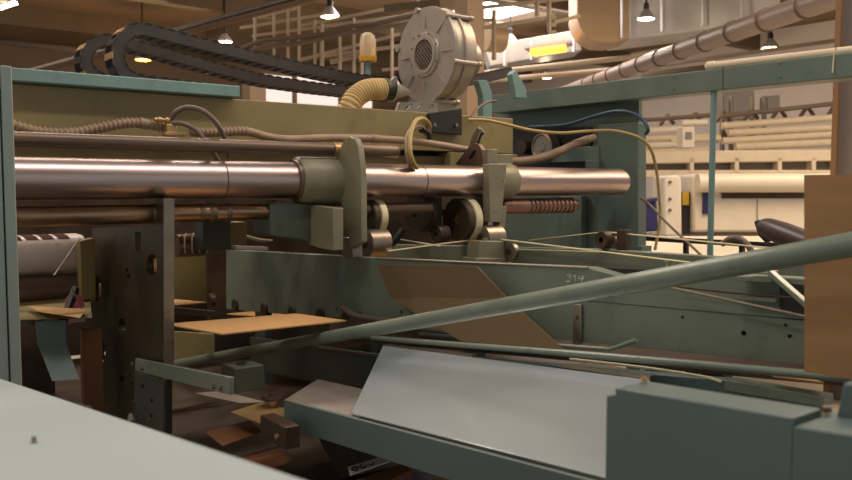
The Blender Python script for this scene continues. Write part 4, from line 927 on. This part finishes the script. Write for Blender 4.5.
t = thing('side_tower', 'narrow cream tower with three dark knobs, left of the long cream hood', 'machine', pD(673, 235, DM - .3))
obj('body', bgbox([(664.5, 236), (664.5, 180), (667, 175.5), (678, 175), (681.5, 179), (682, 236)], DM - .3, .5), WHITEP, t, .02)
for v in (182, 199, 210):
    b = nb(); p = pD(670, v, DM - .31); lathe(b, p, -fh, [(0, .018), (.02, .015)], 12); obj('knob', b, BEAMM, t)
t = thing('gap_unit', 'dark narrow unit with yellow panel between the cream tower and hood', 'machine', pD(687, 230, DM + .1))
obj('body', bgbox([(682.5, 192), (690, 192), (690, 234), (682.5, 234)], DM + .1, .4), BLACK, t)
obj('panel', bgbox([(683, 192), (689, 192), (689, 205), (683, 205)], DM + .07, .04), mat('yellow_panel', (210, 170, 50), .5), t)
t = thing('blue_bin', 'navy blue plastic bin behind the edge of teal end frame', 'bin', pD(652, 230, 8))
obj('body', bgbox([(645, 204), (657, 200), (659, 231), (645, 232)], 8, .4), NAVY, t, .02)
obj('lid', bgbox([(644, 200), (658, 197), (658, 201), (644, 205)], 7.98, .44), NAVY, t, .01)
t = thing('window_gantry', 'long cream gantry panel with three rounded windows above the cream hood', 'gantry', pD(740, 165, 12))
DG = 12.5
obj('beam', bgbox([(640, 151), (900, 149), (900, 160), (640, 164)], DG, .3), CREAM, t, .02)
obj('beam', bgbox([(640, 170), (900, 170), (900, 178), (640, 178)], DG + .01, .3), CREAM, t, .02)
obj('glass', bgbox([(640, 160), (900, 157), (900, 172), (640, 172)], DG + .2, .1), GREYM, t)
for u in (690, 735, 778, 812, 836):
    obj('mullion', bgbox([(u, 158), (u + 4, 158), (u + 4, 172), (u, 172)], DG, .2), CREAM, t)
t = thing('pipe_gantry', 'pale bundle of long pipes and trusses high above the cream hood', 'pipe rack', pD(740, 140, 14))
DP = 14
for u0, v0, u1, v1, r, m in ((643, 120, 712, 115, .04, RACKD), (643, 131, 692, 128, .06, WHITEP), (643, 139, 714, 136, .05, CREAM), (643, 146, 680, 144, .055, WHITEP), (643, 152, 714, 149, .05, CREAM),
                             (722, 116, 840, 103, .04, RACKD), (722, 126, 840, 117, .06, CREAM), (728, 133, 840, 127, .06, CREAM), (722, 141, 840, 134, .06, CREAM), (735, 147, 840, 142, .07, CREAM), (670, 141, 720, 138, .06, CREAM)):
    b = nb(); tube(b, [pD(u0, v0, DP), pD(u1, v1, DP)], r, 12); obj('long_pipe', b, m, t)
for k in range(14):
    u = 646 + k * 14; s_ = 1 if k % 2 else -1
    b = nb(); bar(b, pD(u, 126 - (u - 646) * .06, DP + .2), pD(u + 7 * s_, 116 - (u - 646) * .06, DP + .2), .05, .05, upv=(1, 0, 0)); obj('truss_bar', b, RACKD, t)
    if u > 715:
        b = nb(); bar(b, pD(u, 142, DP + .25), pD(u + 8 * s_, 130, DP + .25), .05, .05, upv=(1, 0, 0)); obj('truss_bar', b, RACKD, t)
for u in (722, 731, 752, 764):
    b = nb(); bar(b, pD(u, 96, DP + .4), pD(u, 152, DP + .4), .06, .06, upv=(1, 0, 0)); obj('upright', b, GREYM, t)
t = thing('pipe_trolley', 'small white boxed trolley on the pale pipes left of the teal rod', 'trolley', pD(690, 138, 13))
obj('body', bgbox([(682, 126), (695, 126), (695, 148), (682, 148)], 13, .3), WHITEP, t, .02)
obj('hatch', bgbox([(686, 132), (692, 132), (692, 139), (686, 139)], 12.98, .05), GREYM, t)
b = nb(); tube(b, [pD(682, 123, 13), pD(707, 122.5, 13)], .05, 12); obj('arm', b, LAMPW if False else WHITEP, t)
t = thing('grey_hopper', 'grey boxed hopper high on the wall behind the teal rod', 'hopper', pD(744, 105, 16))
obj('body', bgbox([(722, 88), (754, 86), (754, 118), (722, 120)], 16, .6), GREYM, t)
obj('body', bgbox([(768, 96), (780, 95), (780, 112), (768, 113)], 16, .4), GREYM, t)
t = thing('work_table', 'pale bright work table in front of the cream machine, under thin dark rail', 'table', pD(720, 255, 7))
tz = pD(700, 236, 7.6).z
q = [pZ(u, v, tz) for u, v in ((640, 236), (900, 236), (900, 256), (640, 256))]
bm = nb(); prism(bm, [v - V((0, 0, .04)) for v in q], (0, 0, .04)); obj('tabletop', bm, WHITEP, t, .005)
for k in range(4):
    c3 = sum(q, V()) / 4; p = q[k].lerp(c3, .08); b = nb(); box(b, (p.x - .03, p.x + .03), (p.y - .03, p.y + .03), (0, tz - .02)); obj('leg', b, GREYM, t)

# ================================================================ light
def area(name, loc, sx, sy, e, col, rot=(0, 0, 0)):
    l = bpy.data.lights.new(name, 'AREA'); l.shape = 'RECTANGLE'; l.size = sx; l.size_y = sy; l.energy = e; l.color = col
    o = bpy.data.objects.new(name, l); COL.objects.link(o); o.location = loc; o.rotation_euler = rot; return o
WARM = (1, .87, .76)
area('added_ceiling_light', (1.8, 6.8, 6.1), 5, .5, 240, WARM)  # unseen overhead area lights, added to brighten the machine and the hall behind
area('added_ceiling_light', (2.2, 1.2, 6.1), 6, .35, 165, (1, .92, .86))
area('added_ceiling_light', (-3.5, 3.5, 6.1), .6, 5, 110, (1, .9, .8))
area('added_ceiling_light', (7.8, 2.0, 6.0), 4, 3, 430, (1, .76, .52))
area('added_ceiling_light', (12.5, 0.5, 6.0), 4, 5, 460, (1, .82, .66))
area('added_ceiling_light', (13, 15, 6.0), 6, 6, 650, (1, .88, .82))
area('added_ceiling_light', (4, 18, 6.0), 6, 6, 190, (1, .84, .7))
l = bpy.data.lights.new('sodium_lamp', 'POINT'); l.energy = 60; l.color = (1, .5, .18); l.shadow_soft_size = .25
o = bpy.data.objects.new('sodium_lamp', l); COL.objects.link(o); o.location = (-.6, 5.8, 4.4)
w = bpy.data.worlds.new('hall_air'); SC.world = w; w.use_nodes = True
w.node_tree.nodes['Background'].inputs[0].default_value = (.77, .82, .83, 1)
w.node_tree.nodes['Background'].inputs[1].default_value = .48
cd = bpy.data.cameras.new('camera'); cam = bpy.data.objects.new('camera', cd); COL.objects.link(cam)
cd.sensor_width = 36; cd.lens = F / 852 * 36; cd.clip_start = .05; cd.clip_end = 200
M = Matrix((RT, UP, -FW)).transposed().to_4x4(); M.translation = CAM; cam.matrix_world = M
cd.dof.use_dof = True; cd.dof.focus_distance = 3.0; cd.dof.aperture_fstop = 5.0
SC.camera = cam
SC.view_settings.view_transform = 'Standard'; SC.view_settings.look = 'None'
SC.view_settings.gamma = 1; SC.view_settings.use_curve_mapping = False
SC.view_settings.exposure = 0.0
